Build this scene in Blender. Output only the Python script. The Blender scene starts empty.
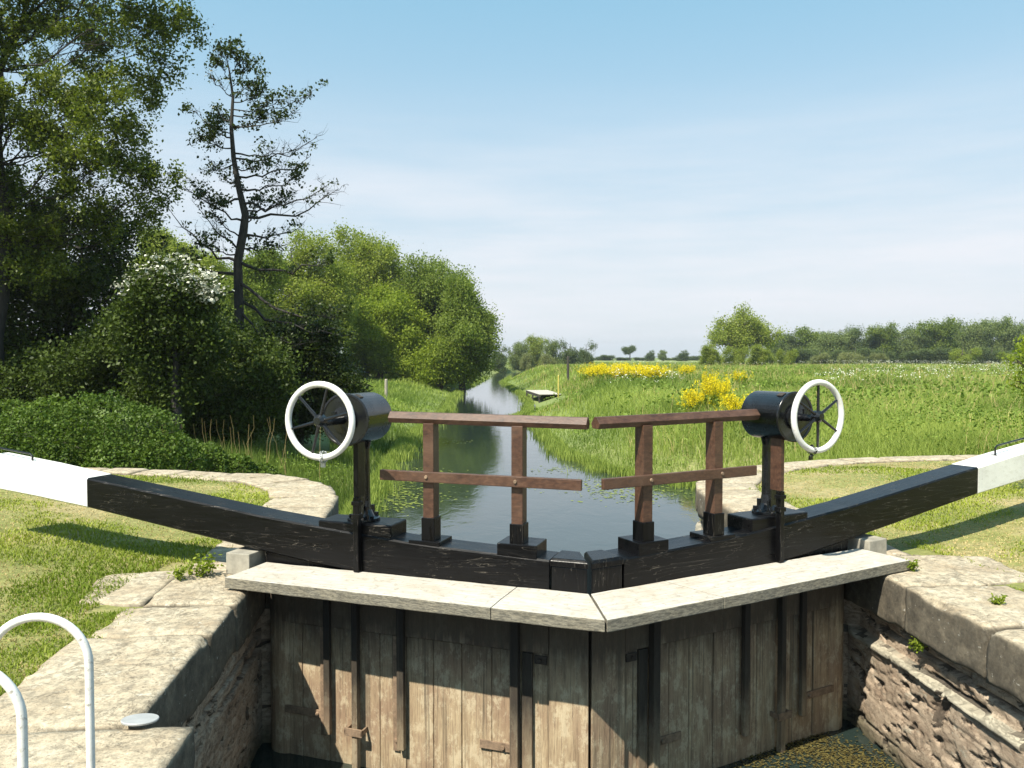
import bpy, bmesh, math, random
import numpy as np
from mathutils import Vector, Matrix

SC = bpy.context.scene
COL = SC.collection
R = math.radians
PI = math.pi

# ------------------------------------------------------------------ camera
HC = 1.70                       # eye height above the coping stones
FOC = 800.0                     # focal length in pixels of a 1024 px wide picture
YAW = 4.88
cam = bpy.data.cameras.new('camera')
cam.lens = FOC / 1024 * 36
cam.sensor_width = 36
cam.clip_start = 0.05
cam.clip_end = 6000
camo = bpy.data.objects.new('camera', cam)
COL.objects.link(camo)
CX, CY = -0.987, -5.335
camo.location = (CX, CY, HC)
camo.rotation_euler = (R(90 - 1.86), 0, R(-YAW))
SC.camera = camo

# ------------------------------------------------------------------ sun + sky
SUN = Vector((-1.11, -1.24, 2.3)).normalized()
sl = bpy.data.lights.new('sun', 'SUN')
sl.energy = 5.0
sl.angle = R(0.53)
sl.color = (1.0, 0.935, 0.80)
so = bpy.data.objects.new('sun', sl)
COL.objects.link(so)
so.rotation_euler = SUN.to_track_quat('Z', 'Y').to_euler()
so.location = (-20, -20, 40)

W = bpy.data.worlds.new('World')
SC.world = W
W.use_nodes = True
wn, wl = W.node_tree.nodes, W.node_tree.links
wn.clear()
out = wn.new('ShaderNodeOutputWorld')
bg = wn.new('ShaderNodeBackground')
sky = wn.new('ShaderNodeTexSky')
sky.sky_type = 'NISHITA'
sky.sun_disc = False
sky.sun_elevation = math.asin(SUN.z)
sky.sun_rotation = math.atan2(SUN.x, SUN.y) % (2 * PI)
sky.air_density = 1.0
sky.dust_density = 0.9
sky.ozone_density = 1.0
bg.inputs['Strength'].default_value = 0.096
tc = wn.new('ShaderNodeTexCoord')
mp = wn.new('ShaderNodeMapping')
mp.inputs['Scale'].default_value = (1.0, 1.0, 9.0)
no = wn.new('ShaderNodeTexNoise')
no.inputs['Scale'].default_value = 1.6
no.inputs['Detail'].default_value = 7
no.inputs['Roughness'].default_value = 0.62
sep = wn.new('ShaderNodeSeparateXYZ')
r1 = wn.new('ShaderNodeMapRange')
r1.inputs['From Min'].default_value = 0.36
r1.inputs['From Max'].default_value = 0.66
r2 = wn.new('ShaderNodeMapRange')
r2.interpolation_type = 'SMOOTHSTEP'
r2.inputs['From Min'].default_value = 0.34
r2.inputs['From Max'].default_value = 0.12
mu = wn.new('ShaderNodeMath'); mu.operation = 'MULTIPLY'
mu2 = wn.new('ShaderNodeMath'); mu2.operation = 'MULTIPLY'; mu2.inputs[1].default_value = 0.80
mx = wn.new('ShaderNodeMix'); mx.data_type = 'RGBA'
mx.inputs[7].default_value = (5.35, 5.4, 5.7, 1)
wl.new(tc.outputs['Generated'], mp.inputs['Vector'])
wl.new(mp.outputs[0], no.inputs['Vector'])
wl.new(tc.outputs['Generated'], sep.inputs[0])
wl.new(no.outputs[0], r1.inputs['Value'])
wl.new(sep.outputs['Z'], r2.inputs['Value'])
wl.new(r1.outputs[0], mu.inputs[0]); wl.new(r2.outputs[0], mu.inputs[1])
wl.new(mu.outputs[0], mu2.inputs[0])
veil = wn.new('ShaderNodeMapRange')
veil.inputs['From Min'].default_value = 0.75; veil.inputs['From Max'].default_value = 0.0
veil.inputs['To Min'].default_value = 0.62; veil.inputs['To Max'].default_value = 0.55
wl.new(sep.outputs['Z'], veil.inputs['Value'])
mxv = wn.new('ShaderNodeMix'); mxv.data_type = 'RGBA'; mxv.inputs[7].default_value = (1.9, 4.15, 5.3, 1)
wl.new(veil.outputs[0], mxv.inputs[0]); wl.new(sky.outputs[0], mxv.inputs[6])
wl.new(mu2.outputs[0], mx.inputs[0])
lowv = wn.new('ShaderNodeMapRange'); lowv.interpolation_type = 'SMOOTHSTEP'
lowv.inputs['From Min'].default_value = 0.48; lowv.inputs['From Max'].default_value = 0.02
lowv.inputs['To Min'].default_value = 0.0; lowv.inputs['To Max'].default_value = 0.72
wl.new(sep.outputs['Z'], lowv.inputs['Value'])
mxl = wn.new('ShaderNodeMix'); mxl.data_type = 'RGBA'; mxl.inputs[7].default_value = (4.65, 4.75, 4.95, 1)
wl.new(lowv.outputs[0], mxl.inputs[0]); wl.new(mxv.outputs[2], mxl.inputs[6])
wl.new(mxl.outputs[2], mx.inputs[6])
wl.new(mx.outputs[2], bg.inputs['Color'])
wl.new(bg.outputs[0], out.inputs[0])

SC.view_settings.view_transform = 'Standard'
SC.view_settings.look = 'None'
SC.view_settings.gamma = 1
SC.view_settings.use_curve_mapping = False
SC.view_settings.exposure = 0.86
SC.render.engine = 'CYCLES'
SC.cycles.max_bounces = 6
SC.cycles.diffuse_bounces = 3
SC.cycles.glossy_bounces = 3
SC.cycles.transmission_bounces = 4
SC.cycles.transparent_max_bounces = 6
SC.cycles.caustics_reflective = False
SC.cycles.caustics_refractive = False

# ------------------------------------------------------------------ plan helpers
_c, _s = math.cos(R(YAW)), math.sin(R(YAW))
def c2l(x, d):
    """offset right / forward of the viewpoint -> place in the lock's own axes (y along the canal)"""
    return (CX + x * _c + d * _s, CY - x * _s + d * _c)
def px(u, v, z=0.0):
    d = FOC * (HC - z) / (v - 358.0)
    return c2l((u - 512) / FOC * d, d)
def pd(u, v, d):
    x, y = c2l((u - 512) / FOC * d, d)
    return Vector((x, y, HC - (v - 358.0) / FOC * d))

rng = np.random.default_rng(7)
random.seed(7)

def _hash(ix, iy, iz):
    h = (ix * 374761393 + iy * 668265263 + iz * 1274126177) & 0xFFFFFFFF
    h = ((h ^ (h >> 13)) * 1103515245) & 0xFFFFFFFF
    h = ((h ^ (h >> 16)) * 2246822519) & 0xFFFFFFFF
    return ((h ^ (h >> 15)) & 0xFFFFFF) / float(0xFFFFFF)
def vnoise(x, y, z=0.0):
    x, y, z = np.broadcast_arrays(np.asarray(x, float), np.asarray(y, float), np.asarray(z, float))
    xi, yi, zi = np.floor(x).astype(np.int64), np.floor(y).astype(np.int64), np.floor(z).astype(np.int64)
    fx, fy, fz = x - xi, y - yi, z - zi
    fx, fy, fz = [f * f * (3 - 2 * f) for f in (fx, fy, fz)]
    r = 0
    for a in (0, 1):
        for b in (0, 1):
            for c in (0, 1):
                w = (fx if a else 1 - fx) * (fy if b else 1 - fy) * (fz if c else 1 - fz)
                r = r + w * _hash(xi + a, yi + b, zi + c)
    return r
def fbm(x, y, z=0.0, o=4):
    r, a, t = 0, 1.0, 0
    for k in range(o):
        f = 2.03 ** k
        r = r + a * vnoise(x * f + 17.3 * k, np.asarray(y) * f + 5.1 * k, np.asarray(z) * f + 9.7 * k)
        t += a
        a *= 0.5
    return r / t
def inside(poly, x, y):
    x, y = np.asarray(x, float), np.asarray(y, float)
    res = np.zeros(x.shape, bool)
    n = len(poly)
    for i in range(n):
        x0, y0 = poly[i]; x1, y1 = poly[(i + 1) % n]
        if y0 == y1: continue
        c = ((y0 > y) != (y1 > y)) & (x < (x1 - x0) * (y - y0) / (y1 - y0) + x0)
        res ^= c
    return res
def dist_line(pts, x, y, closed=False):
    x, y = np.asarray(x, float), np.asarray(y, float)
    d = np.full(x.shape, 1e9)
    n = len(pts)
    for i in range(n if closed else n - 1):
        ax, ay = pts[i]; bx, by = pts[(i + 1) % n]
        dx, dy = bx - ax, by - ay
        L = dx * dx + dy * dy
        if L < 1e-12: continue
        t = np.clip(((x - ax) * dx + (y - ay) * dy) / L, 0, 1)
        d = np.minimum(d, np.hypot(x - ax - t * dx, y - ay - t * dy))
    return d
def sstep(a, b, v):
    t = np.clip((v - a) / (b - a), 0, 1)
    return t * t * (3 - 2 * t)

# ------------------------------------------------------------------ object helpers
def tag(o, label=None, cat=None, group=None, kind=None):
    if label: o['label'] = label
    if cat: o['category'] = cat
    if group: o['group'] = group
    if kind: o['kind'] = kind
    return o
def empty(name, loc=(0, 0, 0), rz=0.0):
    o = bpy.data.objects.new(name, None)
    o.empty_display_size = 0.2
    COL.objects.link(o)
    o.location = loc
    o.rotation_euler = (0, 0, rz)
    return o
def link_mesh(name, me, mats, parent=None, smooth=False, loc=None):
    if not isinstance(mats, (list, tuple)): mats = [mats]
    for m in mats: me.materials.append(m)
    if smooth:
        me.polygons.foreach_set('use_smooth', [True] * len(me.polygons))
    o = bpy.data.objects.new(name, me)
    COL.objects.link(o)
    if parent is not None: o.parent = parent
    if loc is not None: o.location = loc
    return o
def np_mesh(name, co, loops, sizes, attrs=None):
    """mesh straight from arrays; attrs: name -> one float per face"""
    me = bpy.data.meshes.new(name)
    co = np.asarray(co, np.float32); loops = np.asarray(loops, np.int32).ravel(); sizes = np.asarray(sizes, np.int32)
    me.vertices.add(len(co)); me.vertices.foreach_set('co', co.ravel())
    me.loops.add(len(loops)); me.loops.foreach_set('vertex_index', loops)
    me.polygons.add(len(sizes))
    st = np.zeros(len(sizes), np.int32); st[1:] = np.cumsum(sizes)[:-1]
    me.polygons.foreach_set('loop_start', st)
    try: me.polygons.foreach_set('loop_total', sizes)
    except Exception: pass
    me.update(calc_edges=True)
    for k, a in (attrs or {}).items():
        at = me.attributes.new(k, 'FLOAT', 'FACE')
        at.data.foreach_set('value', np.asarray(a, np.float32))
    return me

class MB:
    """collects shapes into one mesh"""
    def __init__(s): s.bm = bmesh.new()
    def box(s, x0, x1, y0, y1, z0, z1, M=None):
        r = bmesh.ops.create_cube(s.bm, size=1)
        T = Matrix.Translation(((x0 + x1) / 2, (y0 + y1) / 2, (z0 + z1) / 2)) @ Matrix.Diagonal((abs(x1 - x0), abs(y1 - y0), abs(z1 - z0), 1))
        if M: T = M @ T
        bmesh.ops.transform(s.bm, matrix=T, verts=r['verts'])
        return r['verts']
    def prism(s, poly, z0, z1):
        """poly: xy footprint, extruded upward"""
        a = [s.bm.verts.new((p[0], p[1], z0)) for p in poly]
        b = [s.bm.verts.new((p[0], p[1], z1)) for p in poly]
        n = len(poly)
        s.bm.faces.new(list(reversed(a))); s.bm.faces.new(b)
        for i in range(n): s.bm.faces.new((a[i], a[(i + 1) % n], b[(i + 1) % n], b[i]))
    def loft(s, rings, close=True):
        vs = [[s.bm.verts.new(p) for p in r] for r in rings]
        n = len(rings[0])
        for i in range(len(vs) - 1):
            for j in range(n):
                s.bm.faces.new((vs[i][j], vs[i][(j + 1) % n], vs[i + 1][(j + 1) % n], vs[i + 1][j]))
        if close:
            s.bm.faces.new(list(reversed(vs[0]))); s.bm.faces.new(vs[-1])
    def tube(s, pts, rad, n=8, closed=False):
        pts = [Vector(p) for p in pts]
        if not isinstance(rad, (list, tuple)): rad = [rad] * len(pts)
        rings = []
        up = None
        m = len(pts)
        for i, p in enumerate(pts):
            if closed: t = pts[(i + 1) % m] - pts[(i - 1) % m]
            else: t = pts[min(i + 1, m - 1)] - pts[max(i - 1, 0)]
            t.normalize()
            if up is None:
                up = t.orthogonal().normalized()
            up = (up - t * up.dot(t)).normalized()
            sd = t.cross(up)
            rings.append([p + (up * math.cos(2 * PI * k / n) + sd * math.sin(2 * PI * k / n)) * rad[i] for k in range(n)])
        if closed:
            vs = [[s.bm.verts.new(p) for p in r] for r in rings]
            # match the seam
            for i in range(m):
                a, b = vs[i], vs[(i + 1) % m]
                off = 0
                if i == m - 1:
                    off = min(range(n), key=lambda q: (a[0].co - b[q].co).length)
                for j in range(n):
                    s.bm.faces.new((a[j], a[(j + 1) % n], b[(j + 1 + off) % n], b[(j + off) % n]))
        else:
            s.loft(rings)
    def lathe(s, prof, c=(0, 0, 0), n=24, axis='Z'):
        rings = []
        for r, h in prof:
            ring = []
            for k in range(n):
                a = 2 * PI * k / n
                x, y = r * math.cos(a), r * math.sin(a)
                if axis == 'Z': p = (x, y, h)
                elif axis == 'Y': p = (x, h, y)
                else: p = (h, x, y)
                ring.append((p[0] + c[0], p[1] + c[1], p[2] + c[2]))
            rings.append(ring)
        s.loft(rings)
    def build(s, name, mats, parent=None, bevel=0.0, seg=2, smooth=False, loc=None, rough=0.0, sub=0):
        bm = s.bm
        bmesh.ops.recalc_face_normals(bm, faces=bm.faces)
        if bevel:
            ed = [e for e in bm.edges if len(e.link_faces) == 2 and e.calc_face_angle(0) > R(35)]
            bmesh.ops.bevel(bm, geom=ed, offset=bevel, segments=seg, profile=0.6, affect='EDGES', clamp_overlap=True)
        if sub:
            ed = [e for e in bm.edges if e.calc_length() > sub]
            for _ in range(7):
                ed = [e for e in bm.edges if e.calc_length() > sub]
                if not ed: break
                bmesh.ops.subdivide_edges(bm, edges=ed, cuts=1, use_grid_fill=True)
        if rough:
            for v in bm.verts: pass
            co = np.array([v.co[:] for v in bm.verts])
            k = rough
            d = np.stack([fbm(co[:, 0] * 6, co[:, 1] * 6, co[:, 2] * 6 + q * 31, 4) - 0.5 for q in range(3)], 1) * 2 * k
            for v, q in zip(bm.verts, d): v.co += Vector(q)
        me = bpy.data.meshes.new(name)
        bm.to_mesh(me); bm.free()
        return link_mesh(name, me, mats, parent, smooth, loc)

# ------------------------------------------------------------------ materials
class NT:
    def __init__(s, name):
        s.m = bpy.data.materials.new(name); s.m.use_nodes = True
        s.t = s.m.node_tree; s.t.nodes.clear()
        s.out = s.t.nodes.new('ShaderNodeOutputMaterial')
    def n(s, ty, **kw):
        nd = s.t.nodes.new(ty)
        for k, v in kw.items():
            if k.startswith('i_'):
                key = k[2:]
                key = int(key) if key.isdigit() else key.replace('_', ' ')
                if hasattr(v, 'is_linked') or isinstance(v, bpy.types.NodeSocket): s.t.links.new(v, nd.inputs[key])
                else: nd.inputs[key].default_value = v
            else: setattr(nd, k, v)
        return nd
    def coord(s, scale=(1, 1, 1), kind='Object', rot=(0, 0, 0)):
        t = s.n('ShaderNodeTexCoord')
        return s.n('ShaderNodeMapping', i_Vector=t.outputs[kind], i_Scale=scale, i_Rotation=rot).outputs[0]
    def world(s, scale=(1, 1, 1)):
        g = s.n('ShaderNodeNewGeometry')
        return s.n('ShaderNodeMapping', i_Vector=g.outputs['Position'], i_Scale=scale).outputs[0]
    def noise(s, vec, scale=5, detail=5, rough=0.6, dist=0.0):
        return s.n('ShaderNodeTexNoise', i_Vector=vec, i_Scale=scale, i_Detail=detail, i_Roughness=rough, i_Distortion=dist).outputs[0]
    def ramp(s, fac, stops):
        nd = s.n('ShaderNodeValToRGB')
        s.t.links.new(fac, nd.inputs[0])
        e = nd.color_ramp.elements
        while len(e) < len(stops): e.new(0.5)
        for el, (p, c) in zip(e, stops):
            el.position = p
            el.color = (c, c, c, 1) if isinstance(c, (int, float)) else (*c, 1)
        return nd.outputs[0]
    def mix(s, fac, a, b, bt='MIX'):
        nd = s.n('ShaderNodeMix', data_type='RGBA', blend_type=bt)
        for v, i in ((fac, 0), (a, 6), (b, 7)):
            if isinstance(v, bpy.types.NodeSocket): s.t.links.new(v, nd.inputs[i])
            else:
                nd.inputs[i].default_value = v if i == 0 else ((*v, 1) if len(v) == 3 else v)
        return nd.outputs[2]
    def math(s, op, a, b=0.0, clamp=False):
        nd = s.n('ShaderNodeMath', operation=op, use_clamp=clamp)
        for v, i in ((a, 0), (b, 1)):
            if isinstance(v, bpy.types.NodeSocket): s.t.links.new(v, nd.inputs[i])
            else: nd.inputs[i].default_value = v
        return nd.outputs[0]
    def bsdf(s, color, rough=0.7, bump=None, bstr=0.3, bdist=0.01, metal=0.0, spec=0.5):
        b = s.n('ShaderNodeBsdfPrincipled')
        for v, k in ((color, 'Base Color'), (rough, 'Roughness')):
            if isinstance(v, bpy.types.NodeSocket): s.t.links.new(v, b.inputs[k])
            else: b.inputs[k].default_value = v if k == 'Roughness' else (*v, 1)
        b.inputs['Metallic'].default_value = metal
        b.inputs['Specular IOR Level'].default_value = spec
        if bump is not None:
            bp = s.n('ShaderNodeBump', i_Strength=bstr, i_Distance=bdist, i_Height=bump)
            s.t.links.new(bp.outputs[0], b.inputs['Normal'])
        return b.outputs[0]
    def done(s, shader):
        s.t.links.new(shader, s.out.inputs[0]); return s.m

def m_leaf(name, c1, c2, rough=0.45, trans=0.3, tc_=None):
    t = NT(name)
    a = t.n('ShaderNodeAttribute', attribute_name='rnd')
    col = t.ramp(a.outputs['Fac'], [(0.0, c1), (1.0, c2)])
    b = t.n('ShaderNodeBsdfPrincipled', i_Base_Color=col, i_Roughness=rough)
    b.inputs['Specular IOR Level'].default_value = 0.16
    tcol = t.mix(1.0, col, tc_ or (1.6, 1.7, 0.7), 'MULTIPLY')
    tr = t.n('ShaderNodeBsdfTranslucent', i_Color=tcol)
    mxs = t.n('ShaderNodeMixShader', i_0=trans)
    t.t.links.new(b.outputs[0], mxs.inputs[1]); t.t.links.new(tr.outputs[0], mxs.inputs[2])
    return t.done(mxs.outputs[0])

def m_bark(name, c1, c2):
    t = NT(name)
    v = t.coord((1, 1, 0.25))
    n1 = t.noise(v, 14, 6, 0.7)
    return t.done(t.bsdf(t.ramp(n1, [(0.3, c1), (0.7, c2)]), 0.9, n1, 0.7, 0.03))

def m_blackpaint(axis='X'):
    t = NT('black painted timber ' + axis)
    sc = {'X': (0.35, 5, 5), 'Z': (5, 5, 0.35)}[axis]
    v = t.coord(sc)
    grain = t.noise(v, 9, 6, 0.65, 0.6)
    v2 = t.coord({'X': (0.26, 2.2, 2.2), 'Z': (2.2, 2.2, 0.26)}[axis])
    cr = t.noise(v2, 5, 3, 0.5, 2.2)
    # thin pale cracks: where the noise crosses 0.5
    line = t.math('ABSOLUTE', t.math('SUBTRACT', cr, 0.5))
    line = t.ramp(line, [(0.0, 1.0), (0.0045, 0.0)])
    patch = t.ramp(t.noise(t.coord((1.3, 1.3, 1.3)), 2.6, 4, 0.6), [(0.43, 0.0), (0.58, 0.9)])
    chips = t.ramp(t.noise(v, 22, 5, 0.7), [(0.70, 0.0), (0.76, 1.0)])
    lk = t.math('MULTIPLY', t.math('MAXIMUM', line, chips), patch)
    lk = t.math('MULTIPLY', lk, 0.9)
    base = t.ramp(grain, [(0.3, (0.002, 0.002, 0.0024)), (0.75, (0.006, 0.006, 0.007))])
    col = t.mix(lk, base, (0.17, 0.15, 0.12))
    rr = t.ramp(grain, [(0.2, 0.22), (0.8, 0.42)])
    h = t.math('ADD', grain, t.math('MULTIPLY', line, -0.8))
    return t.done(t.bsdf(col, rr, h, 0.3, 0.004, 0.0, 0.22))
def m_iron():
    t = NT('black painted iron')
    v = t.coord()
    n = t.noise(v, 9, 5, 0.6)
    rust = t.ramp(t.noise(v, 30, 5, 0.7), [(0.66, 0.0), (0.75, 1.0)])
    col = t.mix(rust, t.ramp(n, [(0.3, (0.004, 0.0045, 0.006)), (0.8, (0.009, 0.010, 0.012))]), (0.05, 0.028, 0.016))
    return t.done(t.bsdf(col, t.ramp(n, [(0.3, 0.18), (0.8, 0.34)]), n, 0.15, 0.004, 0.0, 0.6))
def m_whitepaint(name='white gloss paint', c=(0.80, 0.79, 0.76)):
    t = NT(name)
    v = t.coord()
    n = t.noise(v, 3, 6, 0.65)
    sp = t.ramp(t.noise(v, 28, 5, 0.7), [(0.60, 0.0), (0.70, 0.75)])
    gr = t.ramp(t.noise(t.coord((1, 1, 3)), 6, 6, 0.7), [(0.50, 0.0), (0.72, 0.40)])
    col = t.mix(sp, t.mix(gr, t.ramp(n, [(0.3, tuple(x * 0.84 for x in c)), (0.62, c)]), (0.42, 0.40, 0.32)), (0.22, 0.19, 0.14))
    return t.done(t.bsdf(col, 0.4, t.noise(v, 18, 4), 0.12, 0.004))
def m_rail():
    t = NT('brown stained timber')
    g = t.n('ShaderNodeTexCoord')
    v = t.coord((3, 7, 7))
    n = t.noise(v, 6, 7, 0.7, 0.5)
    big = t.noise(t.coord((1, 1, 1)), 3.0, 4, 0.6)
    c = t.ramp(n, [(0.28, (0.024, 0.011, 0.007)), (0.5, (0.066, 0.030, 0.017)), (0.75, (0.125, 0.064, 0.038))])
    c = t.mix(t.ramp(big, [(0.45, 0.0), (0.75, 0.5)]), c, (0.15, 0.09, 0.06))
    return t.done(t.bsdf(c, 0.5, n, 0.4, 0.005))
def m_board():
    t = NT('bleached walkway timber')
    v = t.coord((0.5, 6, 6))
    n = t.noise(v, 9, 7, 0.7, 0.4)
    big = t.noise(t.coord((1, 1, 1)), 4, 6, 0.7)
    c = t.ramp(n, [(0.25, (0.26, 0.24, 0.205)), (0.5, (0.45, 0.425, 0.375)), (0.8, (0.57, 0.55, 0.50))])
    c = t.mix(t.ramp(big, [(0.46, 0.0), (0.68, 0.5)]), c, (0.36, 0.29, 0.205))
    c = t.mix(t.ramp(t.noise(t.coord((1, 1, 1)), 19, 6, 0.75), [(0.36, 0.6), (0.46, 0.0)]), c, (0.22, 0.19, 0.14))
    # the cut edges are darker, algae grown and have cracks along them
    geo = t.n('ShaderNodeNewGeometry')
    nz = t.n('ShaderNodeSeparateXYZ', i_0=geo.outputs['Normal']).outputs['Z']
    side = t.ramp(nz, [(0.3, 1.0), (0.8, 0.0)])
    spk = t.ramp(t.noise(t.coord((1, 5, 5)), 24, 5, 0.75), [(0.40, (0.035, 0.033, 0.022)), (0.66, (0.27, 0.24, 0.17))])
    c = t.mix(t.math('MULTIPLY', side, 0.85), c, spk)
    return t.done(t.bsdf(c, 0.85, n, 0.5, 0.006))
def m_gatewood(top_shade=False):
    t = NT('guide timber with top shade' if top_shade else 'weathered gate planking')
    n = t.noise(t.coord((4, 4, 0.5)), 4, 8, 0.72, 0.3)
    fine = t.noise(t.coord((14, 14, 0.7)), 8, 6, 0.7)
    big = t.noise(t.coord((1, 1, 0.7)), 2.0, 7, 0.7)
    c = t.ramp(n, [(0.30, (0.24, 0.170, 0.102)), (0.46, (0.37, 0.275, 0.170)), (0.60, (0.47, 0.365, 0.230)), (0.80, (0.58, 0.475, 0.31))])
    c = t.mix(t.ramp(big, [(0.40, 0.7), (0.56, 0.0)]), c, (0.27, 0.175, 0.115))
    c = t.mix(t.ramp(fine, [(0.36, 0.6), (0.50, 0.0)]), c, (0.14, 0.095, 0.06))
    pale = t.ramp(t.noise(t.coord((2.4, 2.4, 1.3)), 3.6, 9, 0.8), [(0.50, 0.0), (0.57, 1.0)])
    c = t.mix(t.math('MULTIPLY', pale, 0.55), c, (0.60, 0.51, 0.35))
    dark = t.ramp(t.noise(t.coord((6, 6, 3)), 4, 8, 0.8), [(0.60, 0.0), (0.68, 0.8)])
    c = t.mix(dark, c, (0.09, 0.065, 0.045))
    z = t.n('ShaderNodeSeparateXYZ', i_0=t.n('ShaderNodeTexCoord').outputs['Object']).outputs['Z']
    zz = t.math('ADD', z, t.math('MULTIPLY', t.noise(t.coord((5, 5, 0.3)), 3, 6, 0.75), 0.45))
    c = t.mix(t.ramp(t.math('ADD', zz, 0.70), [(0.34, 0.0), (0.62, 0.88)]), c, (0.045, 0.036, 0.027))  # wet stain along the top, deepened to carry the shade there
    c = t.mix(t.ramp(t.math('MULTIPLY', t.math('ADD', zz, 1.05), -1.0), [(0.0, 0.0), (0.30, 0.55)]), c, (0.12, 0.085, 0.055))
    if top_shade:
        c = t.mix(t.ramp(t.math('ADD', zz, 1.05), [(0.10, 0.35), (0.55, 0.93)]), c, (0.014, 0.012, 0.010))  # shade on the upper guides put into the colour, plainer wood below
    # wet runs below the head and a few leaks
    run = t.ramp(t.noise(t.coord((9, 9, 0.12)), 3, 4, 0.6), [(0.56, 0.0), (0.64, 0.7)])
    run = t.math('MULTIPLY', run, t.ramp(t.math('ADD', zz, 1.3), [(0.0, 0.25), (0.8, 1.0)]))
    c = t.mix(run, c, (0.075, 0.060, 0.042))
    hb = t.math('ADD', n, t.math('MULTIPLY', fine, 0.6))
    return t.done(t.bsdf(c, 0.85, hb, 0.75, 0.012))
def m_coping():
    t = NT('worn sandstone coping')
    v = t.world()
    n = t.noise(v, 3.2, 8, 0.7, 0.4)
    m = t.noise(v, 14, 6, 0.75)
    f = t.noise(v, 70, 4, 0.7)
    c = t.ramp(n, [(0.30, (0.31, 0.235, 0.15)), (0.5, (0.45, 0.375, 0.265)), (0.72, (0.53, 0.47, 0.355))])
    c = t.mix(t.ramp(m, [(0.40, 0.75), (0.55, 0.0)]), c, (0.21, 0.18, 0.13))
    c = t.mix(t.ramp(t.noise(v, 8, 7, 0.8), [(0.58, 0.0), (0.66, 0.7)]), c, (0.56, 0.54, 0.45))
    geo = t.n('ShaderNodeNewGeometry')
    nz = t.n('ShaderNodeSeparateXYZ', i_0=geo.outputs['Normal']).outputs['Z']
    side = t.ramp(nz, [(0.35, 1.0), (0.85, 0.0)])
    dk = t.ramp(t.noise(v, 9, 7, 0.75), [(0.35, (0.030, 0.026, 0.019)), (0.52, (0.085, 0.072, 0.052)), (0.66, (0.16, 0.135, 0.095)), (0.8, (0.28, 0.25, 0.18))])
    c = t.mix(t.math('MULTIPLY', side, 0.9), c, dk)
    c = t.mix(t.ramp(f, [(0.35, 0.35), (0.5, 0.0)]), c, (0.13, 0.11, 0.08))
    # hairline cracks, pits and lichen
    ck = t.math('ABSOLUTE', t.math('SUBTRACT', t.noise(v, 3.5, 8, 0.75, 1.6), 0.5))
    ck = t.math('MULTIPLY', t.ramp(ck, [(0.0, 1.0), (0.010, 0.0)]), t.ramp(t.noise(v, 1.7, 3), [(0.46, 0.0), (0.54, 1.0)]))
    c = t.mix(t.math('MULTIPLY', ck, 0.7), c, (0.09, 0.07, 0.045))
    pit = t.ramp(t.noise(v, 38, 6, 0.8), [(0.32, 1.0), (0.42, 0.0)])
    c = t.mix(t.math('MULTIPLY', pit, 0.75), c, (0.12, 0.09, 0.06))
    c = t.mix(t.ramp(t.noise(v, 19, 5, 0.7), [(0.64, 0.0), (0.68, 0.6)]), c, (0.60, 0.58, 0.50))
    h = t.math('ADD', t.math('ADD', m, t.math('MULTIPLY', f, 0.35)), t.math('MULTIPLY', t.math('ADD', ck, pit), -0.5))
    return t.done(t.bsdf(c, 0.92, h, 0.6, 0.014))
def m_masonry():
    t = NT('crumbling lock chamber masonry')
    v = t.world((1, 1, 2.2))
    n = t.noise(v, 2.2, 8, 0.7, 0.5)
    m = t.noise(t.world(), 16, 7, 0.75, 0.3)
    c = t.ramp(n, [(0.3, (0.27, 0.19, 0.13)), (0.5, (0.40, 0.31, 0.225)), (0.7, (0.48, 0.39, 0.29))])
    c = t.mix(t.ramp(m, [(0.36, 0.75), (0.46, 0.0)]), c, (0.15, 0.105, 0.07))
    c = t.mix(t.ramp(t.noise(t.world((1, 1, 3)), 6, 6, 0.7), [(0.58, 0.0), (0.68, 0.7)]), c, (0.42, 0.40, 0.32))
    ck = t.math('ABSOLUTE', t.math('SUBTRACT', t.noise(t.world((2.2, 2.2, 7)), 2.4, 8, 0.75, 1.0), 0.5))
    c = t.mix(t.ramp(ck, [(0.0, 0.85), (0.012, 0.0)]), c, (0.085, 0.055, 0.038))
    c = t.mix(t.ramp(t.noise(t.world((1, 1, 2)), 30, 5, 0.75), [(0.60, 0.0), (0.68, 0.55)]), c, (0.55, 0.46, 0.35))
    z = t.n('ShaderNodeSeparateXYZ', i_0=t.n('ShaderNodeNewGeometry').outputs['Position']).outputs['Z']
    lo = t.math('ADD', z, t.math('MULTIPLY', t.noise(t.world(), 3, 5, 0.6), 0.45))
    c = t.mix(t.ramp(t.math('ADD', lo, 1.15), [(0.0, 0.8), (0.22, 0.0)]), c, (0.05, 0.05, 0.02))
    d = t.n('ShaderNodeAttribute', attribute_name='joint').outputs['Fac']
    c = t.mix(t.math('MULTIPLY', t.n('ShaderNodeAttribute', attribute_name='ledge').outputs['Fac'], 0.7), c, (0.42, 0.40, 0.31))
    c = t.mix(d, c, (0.05, 0.038, 0.028))
    return t.done(t.bsdf(c, 0.95, t.math('ADD', m, t.ramp(ck, [(0.0, 0.0), (0.02, 0.5)])), 0.7, 0.016))
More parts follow.
